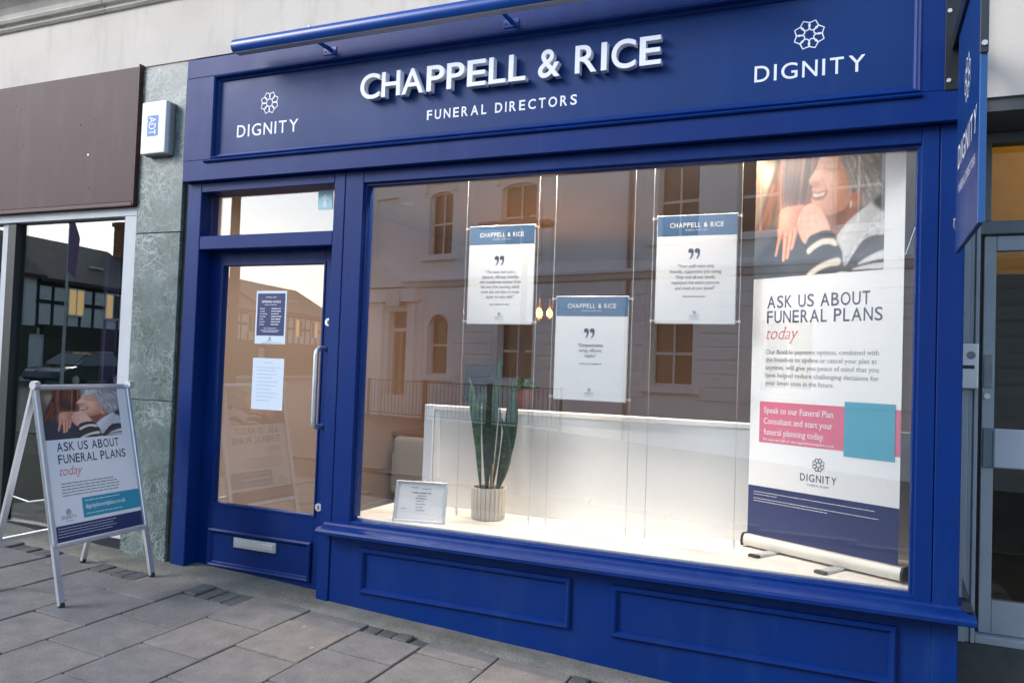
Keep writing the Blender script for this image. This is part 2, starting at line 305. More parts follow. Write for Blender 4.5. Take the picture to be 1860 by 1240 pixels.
class Txt:
    """flat lettering on a plane: origin o, right r, up u, out n (all local); add lines, then build one mesh"""
    def __init__(s, o, r=(1, 0, 0), u=(0, 0, 1), lift=.0008):
        s.o = Vector(o); s.r = Vector(r); s.u = Vector(u); s.n = s.r.cross(s.u); s.V = []; s.F = []; s.k = 0; s.lift = lift
    def raw(s, v, f):
        b = len(s.V); 
        for p in v: s.V.append(s.o+s.r*float(p[0])+s.u*float(p[1])+s.n*(float(p[2])+s.lift))
        s.F += [tuple(i+b for i in q) for q in f]
    def line(s, body, x, y, h, align='l', off=0, sx=1, shear=0, width=None, serif=False):
        v, f = glyphs(body, off, shear); v = v.copy(); sc_ = h/CAP
        if serif:                                    # slab serifs on every flat stem end
            ec = {}
            for q in f:
                for a, b_ in zip(q, q[1:]+q[:1]): ec[(min(a, b_), max(a, b_))] = ec.get((min(a, b_), max(a, b_)), 0)+1
            lv = [0, CAP]+[glyphs(c_)[0][:, 1].max() for c_ in 'xd']+[glyphs('p')[0][:, 1].min()]; sv = []; sf = []
            for (a, b_), n_ in ec.items():
                p, q = v[a], v[b_]
                if n_ == 1 and abs(p[1]-q[1]) < .006 and .03 < abs(p[0]-q[0]) < .17 and min(abs(p[1]-l_) for l_ in lv) < .03+abs(off):
                    x0_, x1_ = min(p[0], q[0]), max(p[0], q[0]); bot = min(abs(p[1]), abs(p[1]-lv[-1])) < .03+abs(off); hh = .045 if bot else -.045
                    e_ = .055; xa_ = x0_-e_; xb_ = x1_+(e_ if bot else .012); k_ = len(v)+len(sv)
                    ya, yb_ = sorted((p[1], p[1]+hh)); sv += [(xa_, ya, 0), (xb_, ya, 0), (xb_, yb_, 0), (xa_, yb_, 0)]; sf.append((k_, k_+1, k_+2, k_+3))
            ns = len(v)
            if sv: v = np.concatenate([v, np.array(sv)]); f = list(f)+sf
        if width: sx = width/((v[:, 0].max()-v[:, 0].min())*sc_)
        v[:, 0] *= sc_*sx; v[:, 1] *= sc_; v[:, 2] = 0
        if serif: v[ns:, 2] = .00025
        w0, w1 = v[:, 0].min(), v[:, 0].max()
        v[:, 0] += x-(w0 if align == 'l' else (w0+w1)/2 if align == 'c' else w1); v[:, 1] += y
        s.raw(v, f); return s
    def caps(s, body, x, y, h, width, off=.012, track=.16, align='c'):
        """wide geometric capitals: each glyph stretched to its own width, the line fitted to `width`"""
        tot = sum(GW[c] for c in body)+track*(len(body)-1); k = width/tot
        px = x-(width/2 if align == 'c' else 0)
        for c in body:
            w = GW[c]*k
            if c != ' ':
                v, f = glyphs(c, off); v = v.copy()
                v[:, 0] = (v[:, 0]-v[:, 0].min())/(v[:, 0].max()-v[:, 0].min())*w+px
                v[:, 1] = (v[:, 1]-v[:, 1].min())/(v[:, 1].max()-v[:, 1].min())*h+y; v[:, 2] = 0
                s.raw(v, f)
            px += w+track*k
        return s
    def rect(s, x0, x1, y0, y1, d=0):
        s.raw([(x0, y0, d), (x1, y0, d), (x1, y1, d), (x0, y1, d)], [(0, 1, 2, 3)]); return s
    def fine(s, x0, x1, y, h, seed=0, ragged=0):
        """a line of print too small to read: word-long strokes"""
        r_ = random.Random(seed); x = x0; e = x1-r_.random()*ragged*(x1-x0)
        while x < e-h:
            w = min(h*(1.2+r_.random()*4), e-x); s.rect(x, x+w, y-h*.28, y+h*.28); x += w+h*.55
        return s
    def flower(s, x, y, r, w=.085):
        for k in range(8):
            a0 = k*math.pi/4+math.pi/8; pts = []
            for rad, da in ((.30, 0), (.40, -.33), (.62, -.46), (.80, -.40), (1.0, 0), (.80, .40), (.62, .46), (.40, .33), (.30, 0)):
                pts.append((x+r*rad*math.sin(a0+da), y+r*rad*math.cos(a0+da)))
            v = []; f = []; n = len(pts)
            for i, p in enumerate(pts):
                q0 = pts[max(i-1, 0)]; q1 = pts[min(i+1, n-1)]; t = Vector((q1[0]-q0[0], q1[1]-q0[1])).normalized(); nn = Vector((-t.y, t.x))*w*r*.5
                v += [(p[0]+nn.x, p[1]+nn.y, k*.00008), (p[0]-nn.x, p[1]-nn.y, k*.00008)]
            for i in range(n-1): f.append((2*i, 2*i+1, 2*i+3, 2*i+2))
            s.raw(v, f)
        return s
    def build(s, name, m, parent=None, world=False):
        off = root_of(parent).location if (parent is not None and world) else Vector()
        me = bpy.data.meshes.new(name); me.from_pydata([tuple(p-off) for p in s.V], [], s.F); me.update()
        return link(name, me, m, parent)

# ------------------------------------------------------------------ ground
def gz(x, y): return -.10-.045*max(-7, min(4, x))+.02*max(-6, min(.6, y))
def ground_sheet():
    xs = [-400, -120, -60, -30, -15, -7, -5, -3, -1, 1, 4, 10, 30, 100, 400]; ys = [-400, -120, -60, -30, -15, -8, -6, -4.72]
    bm = bmesh.new(); g = [[bm.verts.new((x, y, gz(x, y)-.13)) for x in xs] for y in ys]
    for j in range(len(ys)-1):
        for i in range(len(xs)-1): bm.faces.new((g[j][i], g[j][i+1], g[j+1][i+1], g[j+1][i]))
    me = bpy.data.meshes.new('road'); bm.to_mesh(me); bm.free(); return tag(link('road', me, ASPH), kind='structure')
ground_sheet()
def sheet(name, m, xs, ys, dz, kind='structure', skirt=.0):
    bm = bmesh.new(); g = [[bm.verts.new((x, y, gz(x, y)+dz)) for x in xs] for y in ys]
    for j in range(len(ys)-1):
        for i in range(len(xs)-1): bm.faces.new((g[j][i], g[j][i+1], g[j+1][i+1], g[j+1][i]))
    me = bpy.data.meshes.new(name); bm.to_mesh(me); bm.free(); return tag(link(name, me, m), kind=kind)
PAVE_B = mat('far_paving', (.16, .158, .155), .8, col2=(.11, .11, .108), vs=2, bump=.3)
pave = sheet('pavement', MORTAR, [-40, -20, -12, -7, -5, -3, -1, 1, 4, 8, 20, 40], [-4.58, -3, -1.5, -.6, 0, .6], -.022)
kerb = B()
for i in range(-44, 44):
    x0 = i*.915; kerb.poly([(-4.72, gz(x0, -4.7)-.14), (-4.575, gz(x0, -4.6)-.14), (-4.575, gz(x0, -4.6)+.004), (-4.70, gz(x0, -4.7)+.004), (-4.72, gz(x0, -4.7)-.014)], 'x', x0, x0+.907)
tag(kerb.build('kerb', STRIP), kind='structure')
# flagstones: courses run towards the shop, staggered; the last piece of each course is cut, some made up with setts
def slab(x0, x1, y0, y1, m, name, th=.05, jit=.0022, bev=.006):
    bm = bmesh.new(); a = gz((x0+x1)/2, (y0+y1)/2)
    pts = [(x0, y0), (x1, y0), (x1, y1), (x0, y1)]; tl = [rng.normal(0, jit) for _ in range(4)]; up_ = rng.normal(0, jit)
    bot = [bm.verts.new((x, y, gz(x, y)-th)) for x, y in pts]; top = [bm.verts.new((x+rng.normal(0, .0015), y+rng.normal(0, .0015), gz(x, y)+t*.6+up_)) for (x, y), t in zip(pts, tl)]
    bm.faces.new(top)
    for i in range(4): bm.faces.new((bot[i], bot[(i+1) % 4], top[(i+1) % 4], top[i]))
    tops = [e for e in bm.edges if all(v in top for v in e.verts)]
    vert = [e for e in bm.edges if (e.verts[0] in top) != (e.verts[1] in top)]
    bmesh.ops.bevel(bm, geom=tops+vert, offset=bev, segments=2, affect='EDGES', profile=.6)
    me = bpy.data.meshes.new(name); bm.to_mesh(me); bm.free(); return link(name, me, m, pave)
PITCH = .388; J = .010
for c in range(-7, 12):
    x0 = -3.57+c*PITCH; x1 = x0+PITCH; odd = c % 2 == 0       # c=0 is the course between -3.57 and -3.18
    front = -.185 if c < -1 else -.135                          # edge of the mossy strip
    first = (-.325 if odd else -.535)
    y = first
    if odd and c in (0, -2, -4):                                 # setts fill the gap
        n = 4
        for k in range(n): slab(x0+J/2+k*PITCH/n, x0+(k+1)*PITCH/n-J/2, y+J/2, front-J, SETT, 'sett', jit=.004, bev=.008)
    elif c in (3, 6, 9):
        n = 4
        for k in range(n): slab(x0+J/2+k*PITCH/n, x0+(k+1)*PITCH/n-J/2, -.245+J/2, front-J, SETT, 'sett', jit=.005, bev=.01)
        slab(x0+J/2, x1-J/2, y+J/2, -.245-J/2, FLAG, 'flagstone')
    else:
        slab(x0+J/2, x1-J/2, y+J/2, front-J, FLAG, 'flagstone')
    while y > -2.9:
        slab(x0+J/2, x1-J/2, y-.42+J/2, y-J/2, FLAG, 'flagstone'); y -= .42
bm = bmesh.new()
xs = [-9+i*.25 for i in range(60)]
rows = []
for x in xs:
    e = (-.185 if x < -4.0 else -.135)+random.uniform(-.012, .012)
    rows.append([bm.verts.new((x, yy, gz(x, yy)+dz+random.uniform(-.002, .002))) for yy, dz in ((e-.012, -.02), (e, .004), (-.08, .012), (.25, .02))])
for a, b in zip(rows, rows[1:]):
    for i in range(3): bm.faces.new((a[i], b[i], b[i+1], a[i+1]))
me = bpy.data.meshes.new('edging_strip'); bm.to_mesh(me); bm.free(); me.shade_smooth(); tag(link('edging_strip', me, STRIP), kind='structure')

# ------------------------------------------------------------------ the blue shopfront
SF = thing('shopfront', (-1.85, 0, -.1), label='dark blue funeral shopfront with big display window and glazed door', cat='shopfront')
FX0, FX1, FZ0, FZ1 = -4.02, .40, 2.53, 3.318
PX0, PX1, PZ0, PZ1 = -3.79, .212, 2.665, 3.195
b = B()   # fascia frame: flat boards round a recessed panel
b.box(FX0, FX1, -.05, .10, FZ0, PZ0, .004); b.box(FX0, FX1, -.05, .10, PZ1, FZ1, .004)
b.box(FX0, PX0, -.0495, .10, PZ0+.0005, PZ1-.0005); b.box(PX1, FX1, -.0495, .10, PZ0+.0005, PZ1-.0005)
fas = b.build('fascia_frame', BLUE, SF)
fpanel = bx('fascia_panel', BLUE_P, SF, PX0+.002, PX1-.002, -.016, .05, PZ0+.002, PZ1-.002)
B().sweep(PX0, PX1, PZ0, PZ1, [(.0, -.02), (.0, -.052), (.006, -.056), (.014, -.05), (.02, -.03), (.03, -.026), (.036, -.0165)]).build('panel_bead', BLUE, SF)
B().poly([(-.048, 2.640), (-.064, 2.643), (-.068, 2.650), (-.062, 2.658), (-.048, 2.662)], 'x', PX0-.045, PX1+.002).build('drip_moulding', BLUE, SF)
# raised letters, each a piece
LET = [('C', -2.667, -2.538), ('H', -2.523, -2.402), ('A', -2.391, -2.252), ('P', -2.231, -2.12), ('P', -2.105, -1.998), ('E', -1.98, -1.869), ('L', -1.851, -1.753), ('L', -1.735, -1.638), ('&', -1.567, -1.447), ('R', -1.365, -1.25), ('I', -1.227, -1.198), ('C', -1.173, -1.051), ('E', -1.03, -.923)]
for ch, x0, x1 in LET:
    v, f = glyphs(ch, .011, 0, .1, 6); v = v.copy()
    z0, z1 = (2.9205, 3.063) if ch not in 'C&' else (2.918, 3.0655)
    v[:, 0] = (v[:, 0]-v[:, 0].min())/(v[:, 0].max()-v[:, 0].min())*(x1-x0)+x0
    zz = (v[:, 1]-v[:, 1].min())/(v[:, 1].max()-v[:, 1].min())*(z1-z0)+z0
    yy = np.where(v[:, 2] > 0, -.066, -.024)
    P = np.stack([v[:, 0], yy, zz], 1)-np.array(SF.location)
    me = bpy.data.meshes.new('raised_letter'); me.from_pydata(P.tolist(), [], f); me.update()
    bmm = bmesh.new(); bmm.from_mesh(me); bmesh.ops.remove_doubles(bmm, verts=bmm.verts, dist=1e-5); bmesh.ops.recalc_face_normals(bmm, faces=bmm.faces); bmm.to_mesh(me); bmm.free()
    o = link('raised_letter', me, WHITE_L, fpanel); 
FPL = (0, -.0165, 0)
for wd, xa, xb in (('FUNERAL', -2.248, -1.880), ('DIRECTORS', -1.829, -1.365)):
    t = Txt(FPL); t.caps(wd, (xa+xb)/2, 2.7785, .0545, xb-xa, off=.018, track=.36); t.build('subtitle_word', WHITE_L, fpanel, True)
for xa, xb, fx in ((-3.613, -3.139, -3.365), (-.487, -.011, -.249)):
    t = Txt(FPL); t.caps('DIGNITY', (xa+xb)/2, 2.794, .076, xb-xa, off=.006, track=.26); t.build('brand_word', WHITE_L, fpanel, True)
    t = Txt(FPL); t.flower(fx, 2.99, .069); t.build('flower_emblem', WHITE_L, fpanel, True)
# frames below the fascia
DX0, DX1 = -3.90, -2.868
b = B(); b.box(FX0+.005, DX0, 0, .16, -.25, FZ0-.0005, .004); b.build('door_post', BLUE, SF)
bx('door_post', BLUE, SF, DX1, -2.790, 0, .16, -.25, FZ0-.0007, .004)
bx('window_post', BLUE, SF, -2.787, -2.663, .001, .11, .45, FZ0-.0007, .003)
bx('window_post', BLUE, SF, .222, .291, .001, .11, .45, FZ0-.0007, .003)
bx('corner_pilaster', BLUE, SF, .294, .392, -.002, .30, -.3, FZ0-.0007, .004)
bx('window_head', BLUE, SF, -2.6625, .2215, .0015, .11, 2.456, FZ0-.0007, .003)
bx('transom_head', BLUE, SF, DX0+.0005, DX1-.0005, .001, .16, 2.468, FZ0-.0007, .003)
bx('transom_bar', BLUE, SF, DX0+.0005, DX1-.0005, .002, .16, 2.100, 2.186, .004)
B().sweep(-2.663, .222, .497, 2.456, [(0, .012), (.004, .02), (.014, .02), (.018, .034), (.018, .052)]).build('glazing_bead', BLUE, SF)
bx('bottom_rail', BLUE, SF, -2.6625, .2215, .002, .06, .46, .508, .003)
bx('window_pane', GLASS, SF, -2.655, .214, .052, .060, .50, 2.462)
bx('fanlight_pane', GLASS_D, SF, DX0+.001, DX1-.001, .092, .098, 2.184, 2.47)
t = Txt((0, .0905, 0)); t.rect(-3.05, -2.945, 2.335, 2.452); t.build('teal_sticker', mat('faded_teal_sticker', (.32, .58, .66), .4), SF, True)
t = Txt((0, .0895, 0)); t.raw([(-2.998, 2.43, 0), (-2.968, 2.395, 0), (-2.985, 2.395, 0), (-2.985, 2.35, 0), (-3.011, 2.35, 0), (-3.011, 2.395, 0), (-3.028, 2.395, 0)], [(0, 6, 5, 4, 3, 2, 1)]); t.build('sticker_arrow', mat('sticker_white', (.62, .74, .78), .4), SF, True)
# sill with sloping top and rounded nose, mitred return at the corner
prof = [(.03, .500), (-.012, .488), (-.016, .478), (-.07, .470), (-.088, .464), (-.094, .452), (-.092, .436), (-.082, .431), (-.02, .427), (.03, .427)]
b = B(); n = len(prof)
def ring(x, k): return [(x+(max(0, -p[0]) if k else 0)*.55, p[0], p[1]) for p in prof]
b.rings([ring(-2.83, 0), ring(.40, 1)], True, True); b.build('window_sill', BLUE, SF)
b = B(); b.box(.392, .455, -.05, .28, .432, .466, .006); b.build('sill_return', BLUE, SF)
B().poly([(.40, .47), (.452, .47), (.40, .62)], 'y', -.03, -.026).build('sill_end_triangle', glass('grey_translucent', .1, (.55, .6, .62)), SF)  # thin translucent grey triangle at the sill end
# stall riser with two moulded panels
bx('stall_riser', BLUE, SF, -2.789, .2935, .004, .16, -.32, .429)
bx('riser_post', BLUE, SF, -2.872, -2.7895, -.006, .16, -.30, .4265, .003)
for x0, x1 in ((-2.577, -1.314), (-1.102, .163)):
    B().sweep(x0, x1, .118, .372, [(0, .004), (.002, -.012), (.010, -.019), (.022, -.017), (.03, -.006), (.034, .002)]).build('panel_moulding', BLUE, SF)
# door
DY = .112
b = B(); gx0, gx1, gz0, gz1 = -3.79, -2.996, .488, 2.010
b.box(DX0+.001, gx0, DY, DY+.045, .035, 2.128, .002); b.box(gx1, DX1-.001, DY, DY+.045, .035, 2.128, .002)
b.box(gx0+.0005, gx1-.0005, DY+.0003, DY+.045, .035, gz0); b.box(gx0+.0005, gx1-.0005, DY+.0003, DY+.045, gz1, 2.128)
door = b.build('door', BLUE, SF)
B().sweep(gx0-.012, gx1+.012, gz0-.012, gz1+.012, [(0, DY), (.002, DY-.006), (.012, DY-.006), (.016, DY+.004), (.018, DY+.02)]).build('glass_bead', BLUE, door)
bx('glass_pane', GLASS_D, door, gx0-.004, gx1+.004, DY+.02, DY+.026, gz0-.004, gz1+.004)
B().sweep(-3.81, -3.0, .088, .330, [(0, DY), (.002, DY-.014), (.012, DY-.02), (.022, DY-.016), (.03, DY-.004), (.034, DY-.001)]).build('kick_panel_moulding', BLUE, door)
b = B(); b.box(-3.595, -3.262, DY-.014, DY+.002, .229, .292, .004, 2); lb = b.build('letterbox', ALU, door)
B().box(-3.578, -3.279, DY-.019, DY-.012, .243, .279, .004, 2).build('letterbox_flap', STEEL, lb)
def pull(x, z0, z1):
    y1 = DY-.085; pts = [(x, DY, z1)]
    for k in range(7): a = k/6*math.pi/2; pts.append((x, DY-.045-.04*math.sin(a), z1-.04+.04*math.cos(a)))
    for k in range(7): a = k/6*math.pi/2; pts.append((x, DY-.045-.04*math.cos(a), z0+.04-.04*math.sin(a)))
    pts.append((x, DY, z0)); return B().tube(pts, .015, 14)
pull(-2.966, 1.024, 1.492).build('pull_handle', STEEL, door, smooth=True)
for z, x in ((1.652, -2.948), (.542, -2.962)):
    l = B(); l.tube([(x, DY-.008, z), (x, DY+.001, z)], .024, 20); lk = l.build('lock_escutcheon', STEEL, door)
    B().box(x-.004, x+.004, DY-.0095, DY-.007, z-.012, z+.010).build('keyhole', BLACK, lk)
bx('threshold', mat('worn_white_threshold', (.55, .55, .54), .6, var=.3, vs=12), SF, DX0+.002, DX1-.002, .01, .17, -.1, .036, .006)
bx('door_step', STRIP, SF, DX0-.05, DX1+.005, -.06, .012, -.2, .012, .01)

# ------------------------------------------------------------------ neighbour on the left, marble pier, stucco wall
mp = thing('marble_pier', (-4.255, 0, 0), label='veined green marble pier between the brown shop and the blue shop', cat='pier')
for z0, z1 in ((-.1, 1.118), (1.122, 2.218), (2.222, 3.325)): bx('marble_slab', MARBLE, mp, -4.462, -4.062, -.004, .12, z0, z1, .003)
bx('dark_edge_strip', BRICK_D, mp, -4.0615, -4.0155, .02, .14, -.1, 3.325)  # dark recessed strip between marble and blue post
LS = thing('neighbouring_shop', (-5.8, 0, 0), label='brown neighbouring shopfront with dark plate glass left of the marble', cat='shopfront')
bx('fascia_board', BROWN, LS, -13, -4.478, -.03, .10, 2.435, 3.345, .003)
for x, z in ((-5.02, 3.0), (-4.88, 3.02), (-4.92, 2.78), (-4.9, 2.55), (-5.6, 2.9), (-5.7, 3.2)): B().tube([(x, -.033, z), (x, -.0295, z)], .006, 8).build('screw_head', STEEL if z == 2.78 else BLACK, LS)
bx('fascia_trim', BROWN_T, LS, -4.4775, -4.464, -.034, .10, 2.41, 3.36, .003)
bx('fascia_drip', BROWN_T, LS, -13, -4.478, -.036, .09, 2.405, 2.434, .003)
FRW = mat('off_white_window_frame', (.50, .53, .56), .45, var=.1)
bx('frame_head', FRW, LS, -13, -4.466, .005, .10, 2.345, 2.404, .003)
bx('frame_stile', FRW, LS, -4.578, -4.4675, .006, .10, .192, 2.3445, .003)
bx('frame_mullion', mat('dark_window_mullion', (.02, .024, .026), .5), LS, -5.79, -5.70, .02, .10, .10, 2.3445, .003)
bx('frame_mullion', FRW, LS, -5.86, -5.792, .03, .10, .10, 2.3445, .003)
bx('shop_pane', GLASS_N, LS, -13, -4.579, .062, .070, .19, 2.3445)
bx('plinth', mat('navy_black_plinth', (.014, .018, .025), .4, var=.2), LS, -13, -4.468, .03, .14, -.05, .19, .003)
SW = thing('stucco_wall', (-2, 0, 3.3), label='weathered off-white stucco wall above the shopfronts with stained cornice', cat='wall')
bx('render_band', STUCCO, SW, -12, .44, .004, .5, 3.352, 3.80)
bx('lintel_band', STUCCO_C, SW, -12, -4.02, .012, .4, 3.327, 3.351)
cp = [(.30, 3.775), (-.012, 3.775), (-.026, 3.79), (-.012, 3.806), (-.012, 3.822), (-.04, 3.826), (-.05, 3.845), (-.04, 3.86), (-.04, 3.89), (-.06, 3.93), (-.09, 3.96), (-.13, 3.985), (-.15, 3.99), (-.15, 4.02), (-.19, 4.03), (-.19, 4.10), (.30, 4.28)]
xx = -12.0
while xx < 3.8:
    w = 1.75 if xx < -8 else 1.9; B().poly(cp, 'x', xx, min(3.8, xx+w)-.008).build('cornice_block', STUCCO_C, SW); xx += w
bx('parapet_wall', STUCCO, SW, -12, 3.8, .1, .5, 4.28, 7.5)

# ------------------------------------------------------------------ entrance on the right
bx_r = .475
RW = thing('rendered_bay', (2.2, 0, 0), label='pale rendered wall over the recessed entrance at the right edge', cat='wall')
bx('render_slab', STUCCO, RW, .46, 3.8, .006, .55, 2.632, 3.7895)
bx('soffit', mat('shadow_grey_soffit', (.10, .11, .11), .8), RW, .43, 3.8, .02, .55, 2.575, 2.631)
bx('side_wall', STUCCO, RW, 1.75, 3.8, .006, .6, -.4, 2.574)
EN = thing('entrance_door', (1.1, .4, .2), label='white aluminium entrance door with amber-lit fanlight, right edge', cat='door')
EY = .36
b = B()
for k, (x0, x1, dy) in enumerate(((.394, .448, .0), (.4485, .468, .014), (.4685, .486, .004))): b.box(x0, x1, EY-.06+dy, EY+.08, .262, 2.574, .003)
b.build('door_jamb', ALU_W, EN)
bx('gap_shade_strip', BLACK, EN, .4865, .506, EY+.02, EY+.08, .28, 2.2)  # black strip put in the jamb gap, shade given as colour
b = B(); b.box(.487, 1.7, EY-.02, EY+.07, 2.105, 2.165, .004); b.box(.487, 1.7, EY-.02, EY+.07, 2.525, 2.574, .004); b.box(.487, .530, EY-.02, EY+.07, 2.1655, 2.5245, .004); b.build('fanlight_frame', mat('grey_fanlight_frame', (.16, .19, .20), .5, var=.1), EN)
GLASS_E = glass('entrance_glass', .035, (.85, .86, .82), wob=.02)
bx('fanlight_pane', GLASS_E, EN, .5305, 1.7, EY+.02, EY+.026, 2.166, 2.524)
b = B(); b.box(.507, .556, EY, EY+.045, .30, 2.10, .003); b.box(1.6, 1.65, EY, EY+.045, .30, 2.10, .003); b.box(.5565, 1.5995, EY+.001, EY+.045, 2.03, 2.10, .003); b.box(.5565, 1.5995, EY+.001, EY+.045, .30, .45, .003); lf = b.build('door_leaf', ALU_W, EN)
bx('door_pane', GLASS_E, lf, .5565, 1.5995, EY+.02, EY+.026, .45, 2.03)
bx('push_bar_panel', mat('pale_push_panel', (.50, .54, .57), .35, var=.06), lf, .553, 1.5995, EY-.022, EY+.004, 1.045, 1.222, .006)
bx('bar_end_cap', mat('dark_bar_end', (.16, .19, .21), .5), lf, .512, .5525, EY-.014, EY+.004, 1.045, 1.222, .003)
bx('lock_plate', ALU_D, lf, .512, .545, EY-.006, EY+.003, 1.405, 1.555, .002)
B().tube([(.527, EY-.010, 1.366), (.527, EY+.002, 1.366)], .013, 16).build('lock_cylinder', STEEL, lf)
bx('door_sill', ALU_W, EN, .487, 1.7, EY-.05, EY+.07, .262, .2985, .004)
b = B(); b.box(.3925, 1.75, EY-.05, .7, -.3, .2615, .008); b.build('entrance_step', mat('dark_concrete_step', (.09, .09, .085), .85, col2=(.05, .055, .05), vs=5, bump=.4), EN)  # mottled dark concrete
bx('lower_step', mat('darker_concrete_step', (.045, .048, .05), .8, var=.3, vs=6, bump=.4), EN, .3935, 1.75, .10, EY-.052, -.3, .02, .008)  # darker tone than the upper step
IC = thing('intercom_panel', (.45, EY-.06, 1.4), label='silver intercom panel with speaker and buttons beside the right door', cat='intercom')
ic = B().box(.398, .482, EY-.085, EY-.0602, 1.398, 1.600, .004, 2).build('case', ALU, IC)
B().tube([(.452, EY-.0865, 1.548), (.452, EY-.084, 1.548)], .018, 20).build('speaker_disc', ALU_D, IC)
bx('name_slot', mat('dark_green_slot', (.015, .022, .02), .3), IC, .412, .466, EY-.0868, EY-.0848, 1.487, 1.503, .0006)
for x in (.426, .451):
    for z in (1.443, 1.462): B().tube([(x, EY-.088, z), (x, EY-.084, z)], .006, 12).build('button', STEEL, IC)
# room behind it
rb = thing('entrance_lobby', (1.1, 1.2, 0), label='amber lit lobby behind the right-hand entrance door', cat='lobby')
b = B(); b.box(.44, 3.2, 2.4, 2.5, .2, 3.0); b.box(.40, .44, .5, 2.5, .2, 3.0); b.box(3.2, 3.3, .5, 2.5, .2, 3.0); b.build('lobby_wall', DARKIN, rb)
bx('lobby_ceiling', OCHRE_GLOW, rb, .44, 3.2, .45, 2.5, 2.9, 2.98)  # ceiling colour carries the painted warm glow
bx('lobby_floor', DARKIN, rb, .44, 3.2, .45, 2.5, .18, .2)
bx('ochre_glow_panel', OCHRE_GLOW, rb, .445, 3.19, 1.5, 1.52, 2.06, 2.9)  # panel added to fill the fanlight with painted glow
gl = B().lathe([(.001, -.07), (.05, -.05), (.07, 0), (.05, .05), (.001, .07)], 16, (1.0, .95, 2.78)).build('lobby_lamp_globe', emit('lobby_lamp_glow', (1, .62, .2), 6), rb, smooth=True)
pl = bpy.data.lights.new('lobby_light', 'POINT'); pl.energy = 2.0; pl.color = (1, .68, .28); pl.shadow_soft_size = .08
plo = bpy.data.objects.new('lobby_light', pl); COL.objects.link(plo); plo.location = (1.0-1.1, .95-1.2, 2.66); plo.parent = rb

# ------------------------------------------------------------------ things on the facade
AB = thing('alarm_box', (-4.26, -.004, 2.73), label='white burglar alarm box with blue logo on the marble pier', cat='alarm')
al = B().box(-4.372, -4.158, -.078, -.0045, 2.728, 3.070, .008, 2).build('case', mat('white_alarm_plastic', (.80, .81, .82), .35), AB)
B().box(-4.366, -4.151, -.050, -.0043, 2.722, 3.064, .006).build('back_plate', mat('grey_alarm_base', (.30, .29, .28), .6), AB)
t = Txt((0, -.0782, 0)); t.rect(-4.318, -4.222, 2.842, 2.978); t.build('blue_logo_square', mat('alarm_blue', (.01, .15, .48), .4), AB, True)
t = Txt((-4.318, -.0790, 2.978), (0, 0, -1), (1, 0, 0))
t.caps('ADT', .068, .014, .062, .118, off=.006, track=.05); t.build('logo_lettering', WHITE_T, AB, True)

TL = thing('trough_light', (-1.95, -.05, 3.24), label='long bright blue tubular trough light over the shop fascia', cat='lamp')
ty, tz, tr = -.205, 3.273, .047
circ = []
for k in range(22):
    a = R(-50)+k/21*R(280); circ.append((ty-tr*math.cos(a)*1.0, tz+tr*math.sin(a)*1.0))
B().poly(circ, 'x', -3.47, -.46).build('trough_tube', TROUGH, TL, smooth=True)
B().box(-3.465, -.465, ty-.024, ty+.026, tz-.040, tz-.0345).build('diffuser', mat('pale_diffuser', (.55, .55, .55), .5), TL)
for x in (-3.4705, -.4595): 
    b = B(); b.poly([(p[0]*1.0, p[1]) for p in circ], 'x', x-.003, x+.003); b.build('end_cap', TROUGH, TL)
for x in (-2.90, -1.735, -.57):
    br = B(); br.poly([(-.0505, 3.235), (-.0505, 3.262), (ty+.03, tz-.018), (ty+.01, tz-.034), (ty+.03, tz-.034)], 'x', x-.004, x+.004); br = br.build('bracket_arm', TROUGH, TL)
    B().box(x-.045, x+.045, -.055, -.0502, 3.216, 3.262, .002).build('bracket_plate', TROUGH, br)
    for dx in (-.034, .034): B().tube([(x+dx, -.059, 3.239), (x+dx, -.054, 3.239)], .006, 8).build('bolt', BLACK, br)
    B().tube([(x-.02, ty-.02, tz+.04), (x-.02, ty-.02, tz+.05)], .006, 6).build('top_bolt', STEEL, TL)

PS = thing('projecting_sign', (.35, -.5, 1.95), label='dark blue double-sided projecting sign hanging at the right corner', cat='sign')
psn = bx('sign_panel', BLUE_P, PS, .338, .356, -.875, -.19, 1.945, 2.84, .003)
bx('sign_edge', mat('lit_blue_edge', (.02, .09, .27), .35), PS, .336, .358, -.884, -.8755, 1.943, 2.842, .002)  # edge face in a lighter blue, daylight painted into the colour
b = B(); b.box(.326, .337, -.86, -.055, 2.83, 2.875, .002); b.box(.326, .372, -.88, -.06, 2.876, 2.888, .002); b.box(.357, .368, -.86, -.055, 2.83, 2.875, .002); b.build('bracket_arm', BLACK, PS)
B().box(.300, .375, -.056, -.0505, 2.66, 3.05, .002).build('wall_plate', BLACK, PS)
for z in (2.70, 3.0): B().tube([(.315, -.062, z), (.315, -.055, z)], .009, 8).build('wall_bolt', STEEL, PS)
b = B(); b.box(.334, .3595, -.892, -.8845, 2.50, 2.885, .002); b.build('edge_clamp', mat('dark_clamp_steel', (.06, .065, .07), .4, .6), PS)
B().tube([(.347, -.90, 2.53), (.347, -.891, 2.53)], .009, 12).build('clamp_bolt', STEEL, PS)
B().tube([(.36, -.02, 2.06), (.345, -.06, 2.075), (.342, -.1, 2.10)], .004, 6).build('guy_hook', STEEL, PS)
